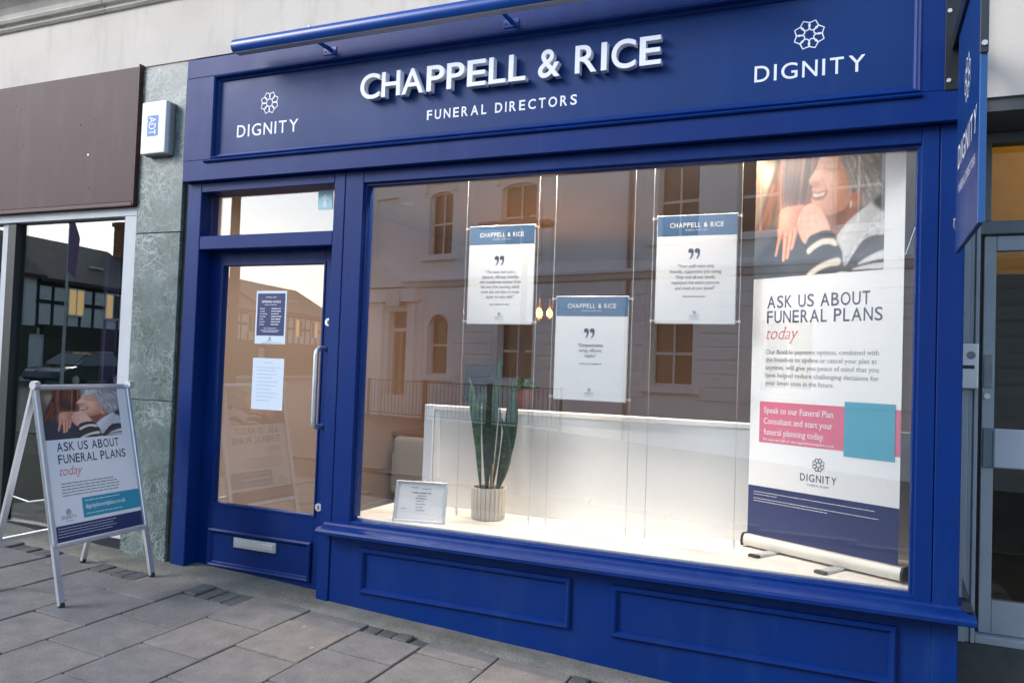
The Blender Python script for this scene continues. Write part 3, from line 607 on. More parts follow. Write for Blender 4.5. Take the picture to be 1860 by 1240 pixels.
for xf, rgt in ((.3378, (0, -1, 0)), (.3562, (0, 1, 0))):
    yc = -.5325
    t = Txt((xf, yc, 0), rgt, (0, 0, 1)); t.flower(0, 2.545, .088); t.build('flower_emblem', WHITE_L, psn, True)
    t = Txt((xf, yc, 0), rgt, (0, 0, 1)); t.caps('DIGNITY', 0, 2.268, .092, .56, off=.006, track=.26); t.build('brand_word', WHITE_L, psn, True)
    for wd, xa, xb in (('FUNERAL', -.25, -.04), ('DIRECTORS', -.012, .25)): t = Txt((xf, yc, 0), rgt, (0, 0, 1)); t.caps(wd, (xa+xb)/2, 2.165, .034, xb-xa, off=.012, track=.36); t.build('subtitle_word', WHITE_L, psn, True)

# ------------------------------------------------------------------ printed photograph (painted as coloured patches on a fine mesh)
def paint_photo(W=230, H=210):
    img = np.zeros((H, W, 3)); yy, xx = np.mgrid[0:H, 0:W]
    X = 55+xx/(W-1)*1225; Y = 120+yy/(H-1)*1120-.07*(X-55)    # drawing units
    fy = np.fft.fftfreq(H*2)[:, None]; fx = np.fft.rfftfreq(W*2)[None]
    def S(c): return np.array([((v/255+.055)/1.055)**2.4 if v > 10 else v/255/12.92 for v in c])
    def blur(a, sg):
        p = np.pad(a, ((H//2, H-H//2), (W//2, W-W//2)), mode='edge')
        q = np.fft.irfft2(np.fft.rfft2(p)*np.exp(-2*(math.pi*sg)**2*(fx**2+fy**2)), s=p.shape)
        return q[H//2:H//2+H, W//2:W//2+W]
    def smooth(pts, n=6):
        out = []; m = len(pts)
        for i in range(m):
            p0, p1, p2, p3 = (np.array(pts[(i+k-1) % m], float) for k in range(4))
            for t in np.arange(n)/n: out.append(tuple(.5*(2*p1+(p2-p0)*t+(2*p0-5*p1+4*p2-p3)*t*t+(3*p1-p0-3*p2+p3)*t**3)))
        return out
    def pip(pts):
        m = np.zeros((H, W), bool); n = len(pts)
        for i in range(n):
            x0, y0 = pts[i]; x1, y1 = pts[(i+1) % n]
            if y0 == y1: continue
            c = (y0 > Y) != (y1 > Y); m ^= c & (X < (x1-x0)*(Y-y0)/(y1-y0)+x0)
        return m.astype(float)
    def mask(pts, soft=.7, sm=True): return np.clip(blur(pip(smooth(pts) if sm else pts), soft), 0, 1)
    def put(m, c): img[:] = img*(1-m[..., None])+S(c)*m[..., None]
    def fill(pts, c, soft=.7, a=1.0, clip=None, sm=True): put(mask(pts, soft, sm)*a*(1 if clip is None else clip), c)
    def stroke(pts, w, c, a=1.0, soft=.6, clip=None):
        d = np.full((H, W), 1e9)
        for (x0, y0), (x1, y1) in zip(pts, pts[1:]):
            vx, vy = x1-x0, y1-y0; tt = np.clip(((X-x0)*vx+(Y-y0)*vy)/(vx*vx+vy*vy+1e-9), 0, 1)
            d = np.minimum(d, np.hypot(X-x0-tt*vx, Y-y0-tt*vy))
        put(blur(np.clip(1.2-d/w, 0, 1), soft)*a*(1 if clip is None else clip), c)
    def bez(p0, p1, p2, n=9): return [((1-t)**2*p0[0]+2*t*(1-t)*p1[0]+t*t*p2[0], (1-t)**2*p0[1]+2*t*(1-t)*p1[1]+t*t*p2[1]) for t in [k/n for k in range(n+1)]]
    r_ = random.Random(3); U = r_.uniform
    img[:] = S((40, 34, 40))
    fill([(0, 0), (330, 0), (300, 600), (0, 900)], (96, 78, 62), 14); fill([(150, 240), (260, 250), (220, 470), (170, 480)], (170, 156, 138), 6, .8)
    # companion's red-brown hair
    hm = mask([(330, 40), (720, 40), (650, 260), (605, 400), (640, 600), (500, 640), (330, 650), (130, 830), (60, 870), (150, 520), (250, 250)], 2.5)
    put(hm, (58, 32, 28))
    for k in range(90):
        x = U(330, 705); e = (x-330)/375
        c = r_.choice([(150, 82, 56), (118, 60, 42), (182, 112, 80), (84, 42, 33), (66, 34, 28), (200, 132, 96)])
        stroke(bez((x, 40), (x-70*(1-e)+U(-25, 25), 330), (300+e*330+U(-30, 30), 640+U(-40, 20))), U(2, 6), c, U(.25, .6), .7, hm)
    for k in range(30):
        stroke(bez((U(210, 320), 400), (U(150, 230), 640), (U(70, 260), 850)), U(3, 7), r_.choice([(140, 74, 40), (96, 48, 28), (170, 98, 54), (60, 30, 22)]), .45, .8, hm)
    fill([(380, 300), (470, 330), (560, 540), (420, 590), (350, 470)], (40, 32, 38), 6, .75)
    fill([(0, 880), (330, 830), (600, 900), (760, 1000), (700, 1400), (0, 1400)], (44, 50, 64), 2.5)
    for k in range(16): stroke([(U(60, 600), U(900, 1250)), (U(60, 600), U(900, 1250))], U(8, 24), r_.choice([(58, 66, 82), (32, 36, 48)]), .3, 4)
    # silver hair: a short fluffy mass built from layered tufts
    sm_ = mask([(700, 40), (820, -20), (1000, -60), (1180, -10), (1290, 140), (1300, 330), (1250, 520), (1160, 640), (1040, 640), (1050, 560), (1000, 450), (950, 330), (890, 228), (780, 205), (690, 240)], 2.2)
    put(sm_, (140, 137, 139))
    for k in range(420):
        lay = k/420; x0 = U(720, 1270); y0 = U(-20, 560)
        if y0 > 210+max(0, x0-870)*1.9 or x0 > 1290-max(0, y0-380)*.55: continue
        vx, vy = x0-860+U(-60, 60), y0+90; vl = math.hypot(vx, vy); dx, dy = vx/vl*.75+.1, vy/vl*.75+.25; ln = U(60, 130); cv = U(-30, 30)
        g = int(112+lay*100+U(-38, 30)); c = (g+4, g, g+1)
        stroke(bez((x0, y0), (x0+dx*ln*.5+cv, y0+dy*ln*.5), (x0+dx*ln*.8-cv*.3, y0+dy*ln)), U(3, 8), c, U(.35, .8), .7)
    for k in range(46): stroke(bez((U(760, 960), U(40, 110)), (U(720, 860), U(110, 160)), (U(690, 900), U(205, 262))), U(3, 6), r_.choice([(214, 211, 208), (176, 172, 172), (232, 229, 225)]), U(.4, .8), .7)
    fill([(945, 330), (1010, 470), (1070, 560), (1040, 640), (985, 500)], (84, 76, 80), 5, .6)
    # neck and face
    fill([(740, 670), (960, 590), (1080, 520), (1040, 700), (900, 910), (780, 790)], (146, 92, 78), 1.2); fill([(800, 690), (960, 640), (900, 860)], (104, 62, 54), 7, .8)
    fm = mask([(685, 228), (780, 196), (890, 215), (938, 330), (985, 450), (990, 560), (925, 655), (770, 692), (660, 612), (624, 560), (640, 520), (626, 470), (640, 440), (616, 428), (600, 388), (650, 308), (676, 262)], .8)
    put(fm, (216, 164, 138))
    fill([(840, 240), (960, 330), (1010, 480), (1000, 600), (900, 700), (820, 690), (880, 520)], (186, 122, 98), 9, .85, fm)
    fill([(640, 600), (780, 640), (960, 600), (900, 720), (700, 720)], (170, 108, 88), 7, .8, fm)
    fill([(700, 210), (880, 200), (930, 290), (760, 250)], (176, 132, 114), 6, .6, fm)
    fill([(760, 360), (860, 350), (890, 440), (800, 480)], (236, 188, 164), 9, .9, fm); fill([(640, 330), (700, 300), (720, 370), (640, 400)], (240, 196, 172), 5, .8, fm)
    fill([(604, 402), (690, 400), (712, 440), (650, 462), (620, 446)], (166, 102, 84), 3, .8, fm); fill([(640, 575), (720, 580), (700, 640), (655, 620)], (230, 178, 154), 5, .7, fm)
    stroke(bez((740, 296), (800, 322), (868, 312)), 6, (92, 60, 52), .85, 1, fm); stroke(bez((758, 318), (800, 338), (860, 336)), 5, (160, 108, 90), .6, 1.4, fm)
    for a_, b_, c_ in (((870, 312), (900, 318), (925, 340)), ((868, 322), (896, 336), (915, 362))): stroke(bez(a_, b_, c_), 3, (150, 98, 80), .6, .8, fm)
    stroke(bez((648, 296), (668, 306), (700, 286)), 5, (100, 64, 54), .8, .9, fm); stroke(bez((730, 262), (800, 238), (865, 262)), 7, (158, 128, 116), .55, 1.4, fm)
    stroke(bez((706, 372), (766, 430), (764, 530)), 6, (158, 98, 80), .75, 1.3, fm); stroke(bez((800, 430), (826, 540), (780, 625)), 5, (160, 102, 84), .6, 1.5, fm)
    fill([(628, 486), (700, 498), (778, 484), (752, 544), (690, 566), (634, 548)], (150, 82, 74), 1.2, .9, fm); fill([(636, 504), (700, 510), (752, 500), (732, 528), (684, 536), (638, 528)], (226, 214, 204), .8, 1, fm)
    fill([(985, 540), (1055, 515), (1072, 580), (1025, 645), (980, 605)], (188, 124, 102), 1.4); fill([(1005, 560), (1045, 545), (1030, 610)], (140, 84, 70), 3, .7)
    stroke([(992, 596), (989, 642)], 8, (236, 230, 218), 1, .6)
    for k in range(54): stroke(bez((U(880, 960), U(200, 260)), (U(960, 1010), U(330, 420)), (U(960, 1060), U(470, 560))), U(2, 4), r_.choice([(206, 203, 202), (168, 165, 166), (128, 124, 126)]), .45, .7)
    # hands
    def finger(p, c, w0, w1):
        q = bez(*p); n_ = len(q)
        for k in range(n_-1): stroke([q[k], q[k+1]], w0+(w1-w0)*k/(n_-1), c, 1, .5)
    fill([(330, 628), (450, 598), (560, 604), (520, 740), (490, 850), (400, 880), (300, 870), (300, 760)], (196, 134, 110), .8)
    for p, w0, w1 in ((((330, 800), (306, 920), (284, 1026)), 20, 11), (((378, 830), (372, 950), (362, 1070)), 25, 15), (((428, 820), (420, 930), (398, 1050)), 24, 14), (((474, 790), (470, 880), (444, 968)), 21, 12)):
        finger(p, (120, 70, 58), w0+5, w1+4); finger(p, (206, 144, 118), w0, w1); finger([(a-5, b_) for a, b_ in p], (226, 170, 144), w0*.4, w1*.4)
        a, b_ = p[2]; stroke([(a-4, b_-10), (a-2, b_+6)], 7, (232, 186, 168), .8, .6)
        a, b_ = p[1]; stroke([(a-13, b_), (a+12, b_+3)], 3, (150, 92, 76), .6, .7)
    fill([(330, 650), (430, 636), (420, 760), (330, 800)], (220, 162, 136), 8, .8); fill([(470, 640), (560, 620), (510, 790), (470, 860)], (150, 92, 76), 6, .6)
    for x in (330, 378, 426, 470): stroke([(x-8, 792), (x+8, 796)], 9, (228, 172, 148), .5, 2.5)
    h2 = mask([(556, 612), (630, 586), (690, 620), (740, 670), (808, 830), (690, 870), (580, 934), (512, 840), (496, 730), (520, 670)], .8)
    put(h2, (218, 170, 150)); fill([(590, 640), (680, 660), (720, 780), (620, 800)], (236, 194, 174), 9, .8, h2); fill([(500, 760), (560, 860), (600, 930), (520, 860)], (160, 104, 90), 6, .7, h2)
    stroke(bez((556, 634), (520, 720), (512, 820)), 5, (150, 94, 80), .7, 1.2, h2)
    for q in (((530, 690), (600, 672), (660, 668)), ((512, 742), (590, 730), (650, 736)), ((508, 796), (590, 796), (650, 806))): stroke(bez(*q), 4, (166, 110, 94), .75, 1.0, h2); stroke(bez((610, 640), (590, 720), (600, 800)), 4, (186, 130, 112), .6, 1.6, h2); stroke(bez((660, 640), (660, 710), (680, 780)), 4, (186, 130, 112), .5, 1.6, h2)
    # striped sleeve and lace scarf
    fill([(578, 938), (690, 840), (805, 828), (880, 910), (960, 1110), (1150, 960), (1400, 880), (1400, 1400), (540, 1400)], (42, 45, 54), .8)
    for k in range(14): stroke([(U(620, 900), U(880, 1220)), (U(620, 900), U(880, 1220))], U(6, 16), r_.choice([(58, 62, 74), (28, 30, 38)]), .3, 3)
    fill([(593, 985), (660, 930), (740, 896), (850, 900), (872, 958), (800, 940), (740, 944), (660, 985), (610, 1022)], (212, 204, 194), .9)
    fill([(580, 1250), (610, 1180), (740, 1098), (890, 1056), (904, 1112), (800, 1130), (700, 1170), (620, 1240)], (206, 198, 188), .9)
    sf = mask([(868, 892), (940, 790), (1010, 724), (1130, 640), (1320, 540), (1330, 850), (1180, 880), (1080, 940), (950, 1125), (920, 1000)], 1)
    put(sf, (186, 187, 192)); fill([(900, 900), (1010, 760), (1130, 680), (1060, 800), (940, 960)], (216, 216, 220), 6, .8, sf)
    for k in range(150):
        a = r_.random(); x = 955+a*340; y = 1080-a*330+r_.gauss(10, 42)
        stroke([(x, y), (x+U(-20, 22), y+U(-14, 14))], U(3, 8), r_.choice([(58, 60, 68), (84, 86, 92), (226, 226, 230)]), .6, .6, sf)
    for k in range(8): stroke(bez((905+k*22, 960-k*6), (1000+k*24, 800-k*8), (1130+k*24, 690-k*10)), 4, (140, 141, 148), .5, 1, sf)
    fill([(1180, 600), (1330, 530), (1330, 700), (1230, 668)], (46, 50, 52), 2)
    fill([(1000, 1100), (1160, 965), (1340, 890), (1340, 965), (1130, 1045), (1010, 1120)], (54, 57, 66), 1)
    fill([(1060, 1112), (1180, 1036), (1340, 985), (1340, 1050), (1200, 1082)], (198, 198, 201), 1); fill([(1010, 1155), (1160, 1112), (1340, 1096), (1340, 1138), (1150, 1152)], (192, 192, 195), 1)
    fill([(880, 1180), (1010, 1192), (960, 1300), (840, 1300)], (204, 200, 194), 1)
    img *= 1.2
    lum = blur(rng.random((H, W)), 1.0); img *= (1+.5*(lum-.5))[..., None]
    for c in range(3): img[..., c] = blur(img[..., c], .45)
    return np.clip(img, 0, 1)
def photo_mesh(w, h):
    A = paint_photo(); H, W, _ = A.shape; me = bpy.data.meshes.new('photo_print')
    xs = np.linspace(0, w, W); zs = np.linspace(h, 0, H); gx, gz_ = np.meshgrid(xs, zs)
    v = np.stack([gx, np.zeros_like(gx), gz_], -1).reshape(-1, 3)
    i = np.arange((H-1)*(W-1)); r = i//(W-1); c = i % (W-1); a = r*W+c
    f = np.stack([a+W, a+W+1, a+1, a], 1)
    me.from_pydata(v.tolist(), [], f.tolist()); me.update()
    at = me.color_attributes.new('Col', 'FLOAT_COLOR', 'POINT'); at.data.foreach_set('color', np.concatenate([A.reshape(-1, 3), np.ones((H*W, 1))], 1).ravel())
    me.materials.append(PHOTO); return me
PHM = photo_mesh(1, 1)

# ------------------------------------------------------------------ inside the window
for nm, m, a in (('interior_floor', FLOOR_IN, (-4.0, .39, .17, 5.2, -.06, .05)), ('interior_ceiling', CEIL_IN, (-4.0, .39, .115, 5.2, 2.72, 2.78)),
                 ('interior_wall_back', WALL_IN, (-4.0, .39, 5.2, 5.3, .05, 2.72)), ('interior_wall_left', WALL_IN, (-4.1, -4.0, .17, 5.3, .05, 2.72)), ('interior_wall_right', WALL_IN, (.393, .44, .565, 5.3, .05, 2.72))):
    tag(bx(nm, m, None, *a, world=False), kind='structure')
tag(B().box(-3.998, -3.984, .2, 5.2, .0505, .16).build('skirting_board', mat('white_skirting', (.62, .58, .53), .5)), kind='structure')
SH = thing('display_shelf', (-1.2, .3, .05), label='cream display shelf along the bottom of the shop window', cat='shelf')
bx('shelf_top', SHELF, SH, -2.74, .38, .061, .66, .49, .525, .003); bx('shelf_front', WHITE_P, SH, -2.74, .38, .17, .66, .05, .4895)
PT = thing('low_partition', (-1.1, .65, .05), label='white waist-high partition board behind the plant and posters', cat='partition')
bx('partition_panel', WHITE_P, PT, -2.498, .385, .661, .70, .05, 1.132)
bx('partition_cap', WHITE_P, PT, -2.50, .386, .645, .715, 1.1325, 1.162, .004)
bx('edge_trim', WHITE_E, PT, -2.565, -2.5005, .640, .715, .05, 1.162, .003)
bx('cover_strip', WHITE_P, PT, -2.4975, -2.455, .653, .6605, .5255, 1.132, .002)

# hanging A2 posters on cable kits
def hung(loc, z1, txt, label, seed):
    x0 = loc; x1 = x0+.42; z0 = z1-.58; y = .43
    p = thing('hanging_poster', (x0+.21, y, z0), label=label, cat='poster', group='posters hanging on cables in the window')
    for cx in (x0-.024, x1+.024):
        c = B(); c.tube([(cx, y, .56), (cx, y, 2.72)], .0016, 6); c = c.build('cable', mat('cable_steel', (.66, .62, .56), .3, .8) if 'cable_steel' not in bpy.data.materials else bpy.data.materials['cable_steel'], p)
        B().tube([(cx, y, .5255), (cx, y, .575)], .008, 12).build('floor_fixing', STEEL, c)
        for zz in (z0+.012, z1-.012):
            B().tube([(cx, y, zz-.008), (cx, y, zz+.008)], .006, 10).build('cable_grip', STEEL, c)
            B().box(min(cx, x0 if cx < x0 else x1), max(cx, x0 if cx < x0 else x1), y-.004, y+.004, zz-.004, zz+.004).build('clamp_arm', STEEL, c)
    bx('acrylic_pocket', mat('acrylic_edge', (.72, .75, .78), .2) if 'acrylic_edge' not in bpy.data.materials else bpy.data.materials['acrylic_edge'], p, x0-.004, x1+.004, y+.001, y+.004, z0-.004, z1+.004, .001)
    sh = bx('poster_sheet', PAPER, p, x0, x1, y-.0008, y+.0005, z0, z1)
    t = Txt((x0, y-.001, z0)); t.rect(0, .42, .58-.108, .58); t.build('header_band', BAND, sh, True)
    t = Txt((x0, y-.0022, z0)); t.caps('CHAPPELL & RICE', .21, .515, .026, .285, off=.012, track=.2); t.caps('FUNERAL DIRECTORS', .21, .497, .0075, .115, off=.005, track=.36); t.build('header_lettering', WHITE_T, sh, True)
    t = Txt((x0, y-.001, z0))
    # closing quote marks
    for qx in (.183, .217):
        pts = [(qx+.0145*math.cos(R(a)), .388+.0145*math.sin(R(a))) for a in range(-60, 225, 15)]
        tail = [(qx+.0145, .386), (qx+.0125, .368), (qx+.002, .350), (qx-.0065, .345), (qx-.003, .353), (qx+.003, .365), (qx+.004, .3745)]
        t.raw([(a, b_, 0) for a, b_ in pts]+[(qx, .388, 0)], [tuple(range(len(pts)))]); t.raw([(a, b_, .0003) for a, b_ in tail], [tuple(range(len(tail)))])
    t.build('quote_mark', NAVY_T, sh, True)
    t = Txt((x0, y-.001, z0))
    for k, (ln, bold) in enumerate(txt): t.line(ln, .21, .300-k*.0295, .0165, 'c', off=.018 if bold else .006, sx=.92, shear=.2 if bold else 0, serif=True)
    t.build('quotation_text', GREY_T, sh, True); t = Txt((x0, y-.001, z0)); yb = .300-len(txt)*.0295-.008
    t.fine(.145, .275, yb, .008, seed); t.build('attribution_line', GREY_T, sh, True); t = Txt((x0, y-.001, z0)); t.caps('DIGNITY', .21, .034, .010, .052, off=.006, track=.26); t.fine(.185, .235, .025, .004, seed+1); t.flower(.21, .058, .010, .14)
    t.build('small_emblem', GREY_T, sh, True)
    return p
hung(-2.177, 2.254, [('\u201cThe team had such a', 0), ('pleasant, efficient, friendly,', 0), ('and considerate manner from', 0), ('the very first meeting which', 0), ('made this sad time so much', 0), ('easier to cope with\u201d', 0)], 'hanging poster with six-line quotation, leftmost of the three on cables', 1)
hung(-1.605, 1.832, [('\u201cCompassionate,', 1), ('caring, efficient,', 0), ('helpful\u201d', 0)], 'lowest of the three cable-hung posters, with short three-line quotation', 2)
hung(-1.032, 2.268, [('\u201cYour staff were very', 0), ('friendly, supportive and caring.', 0), ('They met all our needs,', 0), ('explained the entire process', 0), ('and went at our speed\u201d', 0)], 'cable-hung poster with five-line quotation, nearest the tall banner', 3)

# snake plant
SP = thing('snake_plant', (-2.0, .45, .525), label='tall snake plant in a ribbed greige pot on the window shelf', cat='plant')
B().lathe([(.002, 0), (.092, 0), (.099, .01), (.104, .10), (.105, .178), (.103, .186), (.094, .186), (.092, .16), (.002, .155)], 192, mod=lambda a: -.055*max(0, math.cos(a*24))**14).build('plant_pot', POT, SP, world=False, smooth=True)
B().lathe([(.002, .15), (.09, .15), (.088, .164), (.002, .168)], 24).build('soil', SOIL, SP, world=False)
def leaf(ax, ay, lx, ly, h, w, tw, nseg=14, bend=.0):
    rings = []
    for k in range(nseg+1):
        s = k/nseg; ww = w*.84*(.30+.90*math.sin(min(1, s*1.35)*math.pi*.5)-.1)*(1-s**6*.0)
        if s > .72: ww *= max(.02, math.sqrt(max(0, 1-((s-.72)/.28)**1.7)))
        cx = ax+lx*s+bend*math.sin(s*math.pi); cy = ay+ly*s; z = .16+h*s; an = tw*(.3+s)
        dx, dy = math.cos(an), math.sin(an); nx, ny = -dy, dx; cup = ww*.22
        rings.append([(cx-dx*ww+nx*cup, cy-dy*ww+ny*cup, z), (cx-nx*.003, cy-ny*.003, z), (cx+dx*ww+nx*cup, cy+dy*ww+ny*cup, z), (cx+nx*.003, cy+ny*.003, z)])
    return B().rings(rings, True, True)
for a in ((-.055, .00, -.105, .00, .67, .027, .25, .012), (-.035, -.04, -.020, -.02, .58, .024, -.25, -.016), (.000, .02, .030, .02, .85, .018, .15, -.005), (.010, -.045, .008, -.03, .55, .027, .10, .00), (.052, .00, .085, .00, .62, .030, -.30, .038), (.040, .03, .100, .02, .70, .022, .40, .000), (-.012, .05, -.020, .05, .66, .022, .60, .00), (.060, -.02, .020, -.01, .44, .021, .70, .060), (-.065, .02, -.060, .03, .42, .018, -.60, -.01), (-.040, .04, -.060, .06, .62, .022, .9, .00), (.022, .05, .055, .07, .76, .020, -.7, .00), (-.006, -.02, -.030, -.01, .62, .021, -.1, .00), (.032, -.035, .045, -.02, .50, .021, -.5, .01)):
    leaf(*a[:7], bend=a[7]).build('leaf', LEAF, SP, world=False, smooth=True)
B().tube([(.045, -.06, .16), (.047, -.06, .33)], .004, 6).build('bamboo_stake', mat('bamboo', (.42, .22, .10), .6), SP, world=False)

# certificate in silver frame, leaning back
CF = thing('certificate_frame', (-2.273, .105, .5255), R(14.5), label='small silver framed certificate leaning on the shelf at window left', cat='picture frame')
def lean(b, tilt):
    bmesh.ops.rotate(b.bm, verts=b.bm.verts, cent=(0, 0, 0), matrix=Matrix.Rotation(-tilt, 3, 'X')); return b
TI = R(14)
lean(B().sweep(-.152, .152, 0, .232, [(0, .012), (0, -.001), (.004, -.004), (.012, -.003), (.016, .002), (.016, .006)]), TI).build('frame', ALU, CF, world=False)
pf = lean(B().box(-.15, .15, .004, .012, .002, .23), TI).build('mount', PAPER, CF, world=False)
ut = Vector((0, math.sin(TI), math.cos(TI)))
t = Txt((0, .0035*math.cos(TI), 0), (1, 0, 0), ut, .0008)
t.fine(-.06, -.02, .195, .006, 3); t.fine(0, .055, .19, .006, 4); t.fine(-.05, .06, .166, .009, 5); t.fine(-.02, .03, .15, .006, 6); t.fine(-.03, .035, .135, .008, 7)
for k in range(4): t.fine(-.025, .02+.01*(k % 2), .12-k*.017, .006, 8+k)
t.fine(-.11, -.08, .075, .005, 20); t.build('certificate_print', GREY_T, CF)
B().tube([(0, .055, .15), (0, .11, .003)], .006, 6).build('easel_strut', BLACK, CF, world=False)

# roller banner
e = Vector((.734, -.406, 0)); ang = math.atan2(e.y, e.x)
RB = thing('roller_banner', (-.535, .558, .525), ang, label='tall white and navy roller banner at the right end of the window', cat='banner')
BW = .805
b = B(); pr_ = [(-.04, .012), (-.045, .026), (-.042, .05), (-.03, .066), (.03, .066), (.042, .05), (.045, .026), (.04, .012)]
b.poly(pr_, 'x', .003, .835); b.build('base_cassette', mat('champagne_aluminium', (.62, .60, .56), .5, .2), RB, world=False, smooth=True)
for x in (-.008, .8355): 
    b = B(); b.poly([(p[0]*1.12, .041+(p[1]-.041)*1.2) for p in pr_], 'x', x, x+.011); b.build('end_cap', RUBBER, RB, world=False)
for x in (.16, .52):
    f_ = B().box(x, x+.055, -.19, .12, .0, .0115, .003).build('foot', ALU, RB, world=False)
    B().box(x-.002, x+.057, -.215, -.185, .0, .014, .004).build('foot_tip', RUBBER, f_, world=False)
sh = B().box(0, BW, -.001, .001, .066, 2.10).build('banner_sheet', PAPER, RB, world=False)
B().box(-.002, BW+.002, -.008, .008, 2.10, 2.125, .003).build('top_rail', ALU, RB, world=False)
B().tube([(.42, .03, .02), (.42, .02, 2.11)], .008, 8).build('support_pole', ALU, RB, world=False)
o = link('photo_print', PHM, None, sh); o.location = (0.0005, -.0016, 1.41); o.scale = (.708, 1, .66)
t = Txt((0, -.001, 0)); t.rect(0.0005, BW-.0005, .0665, .322); t.build('navy_footer', NAVY, sh)
t = Txt((0, -.0024, 0))
for k, (w_, s_) in enumerate(((.66, 1), (.14, 2), (.68, 3), (.42, 4))): t.fine(.035, .035+w_, .292-k*.013-(.008 if k > 1 else 0), .005, 30+s_)
t.build('small_print', WHITE_T, sh)
t = Txt((0, -.001, 0)); t.caps('ASK US ABOUT', .088, 1.251, .064, .560, off=.006, track=.18, align='l'); t.caps('FUNERAL PLANS', .088, 1.173, .064, .622, off=.006, track=.18, align='l'); t.build('headline', NAVY_T, sh)
t = Txt((0, -.001, 0)); t.line('today', .088, 1.089, .064, off=-.012, shear=.32, width=.186, serif=True); t.build('script_word', PINKR, sh)
t = Txt((0, -.001, 0))
for k, (ln, w_) in enumerate((('Our flexible payment options, combined with', .611), ('the freedom to update or cancel your plan at', .600), ('anytime, will give you peace of mind that you', .612), ('have helped reduce challenging decisions for', .612), ('your loved ones in the future.', .388))): t.line(ln, .086, 1.012-k*.040, .0225, off=.0, width=w_, serif=True)
t.build('body_text', GREY_T, sh)
t = Txt((0, -.001, 0)); t.rect(.058, BW-.0005, .552, .764); t.build('pink_box', PINK, sh)
t = Txt((0, -.0022, 0))
for k, (ln, w_) in enumerate((('Speak to our Funeral Plan', .392), ('Consultant and start your', .388), ('funeral planning today.', .345))): t.line(ln, .085, .706-k*.056, .030, off=.0, width=w_, serif=True)
t.line('Or scan the QR or visit dignityfuneralplans.co.uk', .085, .563, .0125, off=.006, width=.40); t.build('pink_box_text', WHITE_T, sh)
t = Txt((0, -.0030, 0)); t.rect(.533, .780, .528, .788); t.build('teal_square', TEAL, sh)
t = Txt((0, -.001, 0)); t.flower(.402, .470, .034, .13); t.caps('DIGNITY', .402, .384, .036, .196, off=.004, track=.26); t.caps('FUNERAL PLANS', .402, .362, .010, .115, off=.006, track=.36); t.build('emblem_lettering', NAVY_T, sh)

# notices stuck inside the door glass
def notice(name, x0, z0, w, h, rot, label):
    p = thing(name, (x0, DY+.0185, z0), label=label, cat='notice'); return p
N1 = notice('opening_hours_notice', -3.527, 1.512, .236, .334, 0, 'navy opening hours notice stuck on the door glass, upper of two')
s1 = B().box(0, .240, -.0006, .0004, 0, .334).build('paper_sheet', PAPER_D, N1, world=False)
t = Txt((0, -.0008, 0)); t.rect(.012, .228, .052, .318); t.build('navy_field', NAVY, s1)
t = Txt((0, -.0018, 0)); t.caps('CHAPPELL & RICE', .12, .290, .008, .085, off=.006); t.caps('OPENING HOURS', .12, .258, .015, .150, off=.016); t.fine(.07, .17, .246, .005, 2)
for k, d in enumerate(('Monday', 'Tuesday', 'Wednesday', 'Thursday', 'Friday', 'Saturday', 'Sunday')):
    t.line(d, .035, .218-k*.0165, .0082, off=.01); t.fine(.125, .205, .222-k*.0165, .0085, 40+k, .2)
t.fine(.07, .17, .098, .005, 60); t.fine(.045, .195, .085, .005, 61); t.fine(.06, .18, .076, .005, 62); t.build('hours_text', WHITE_T, s1)
t = Txt((0, -.0008, 0)); t.flower(.12, .036, .007, .2); t.caps('DIGNITY', .12, .018, .007, .04, off=.006); t.fine(.06, .22, .008, .003, 63); t.build('footer_emblem', NAVY_T, s1)
N2 = notice('typed_notice', -3.532, 1.100, .245, .322, 0, 'pale typed notice stuck on the door glass, lower of two')
s2 = B().box(0, .246, -.0006, .0004, 0, .322).build('paper_sheet', PAPER_D, N2, world=False)
t = Txt((0, -.0008, 0)); t.fine(.09, .16, .294, .006, 5); t.rect(.025, .222, .262, .2645)
for k in range(9): t.fine(.035, .21-.05*(k % 3 == 2), .245-k*.0235, .0055, 70+k, .15)
t.build('typed_text', mat('faded_typing', (.34, .42, .52), .6), s2)

# furniture further in
DK = thing('wooden_desk', (-3.75, 2.85, .05), label='oak desk end against the wall behind the partition', cat='desk')
bx('desk_top', WOOD, DK, -3.99, -3.1, 2.55, 3.25, .745, .785, .004)
for x in (-3.95, -3.2): bx('desk_leg', BLACK, DK, x, x+.04, 2.6, 3.2, .05, .7445)
AC = thing('tub_chair', (-3.55, 2.68, .05), label='pale grey upholstered tub chair in front of the desk', cat='chair')
B().box(-3.86, -3.34, 2.40, 2.57, .22, .46, .05, 3).build('seat', GREYCH, AC, smooth=True)
B().box(-3.88, -3.32, 2.38, 2.48, .30, .76, .05, 3).build('backrest', GREYCH, AC, smooth=True)
for x in (-3.9, -3.38): B().box(x, x+.10, 2.39, 2.58, .24, .62, .04, 3).build('armrest', GREYCH, AC, smooth=True)
for x, y in ((-3.82, 2.42), (-3.38, 2.42), (-3.82, 2.55), (-3.38, 2.55)): B().tube([(x, y, .05), (x, y, .23)], .014, 8).build('leg', BLACK, AC)
MN = thing('desk_monitor', (-3.2, 2.9, .785), label='dark computer monitor seen from behind on the oak desk', cat='monitor')
B().box(-3.42, -3.02, 2.86, 2.885, 1.08, 1.44, .01, 2).build('screen_back', SLATE, MN); B().tube([(-3.22, 2.9, .79), (-3.22, 2.9, 1.15)], .018, 8).build('stand', BLACK, MN); B().box(-3.34, -3.1, 2.8, 3.0, .7855, .795, .003).build('stand_base', BLACK, MN)
SO = thing('slate_armchair', (-1.95, 1.75, .05), label='dark slate high-back armchair behind the lowest hanging poster', cat='chair')
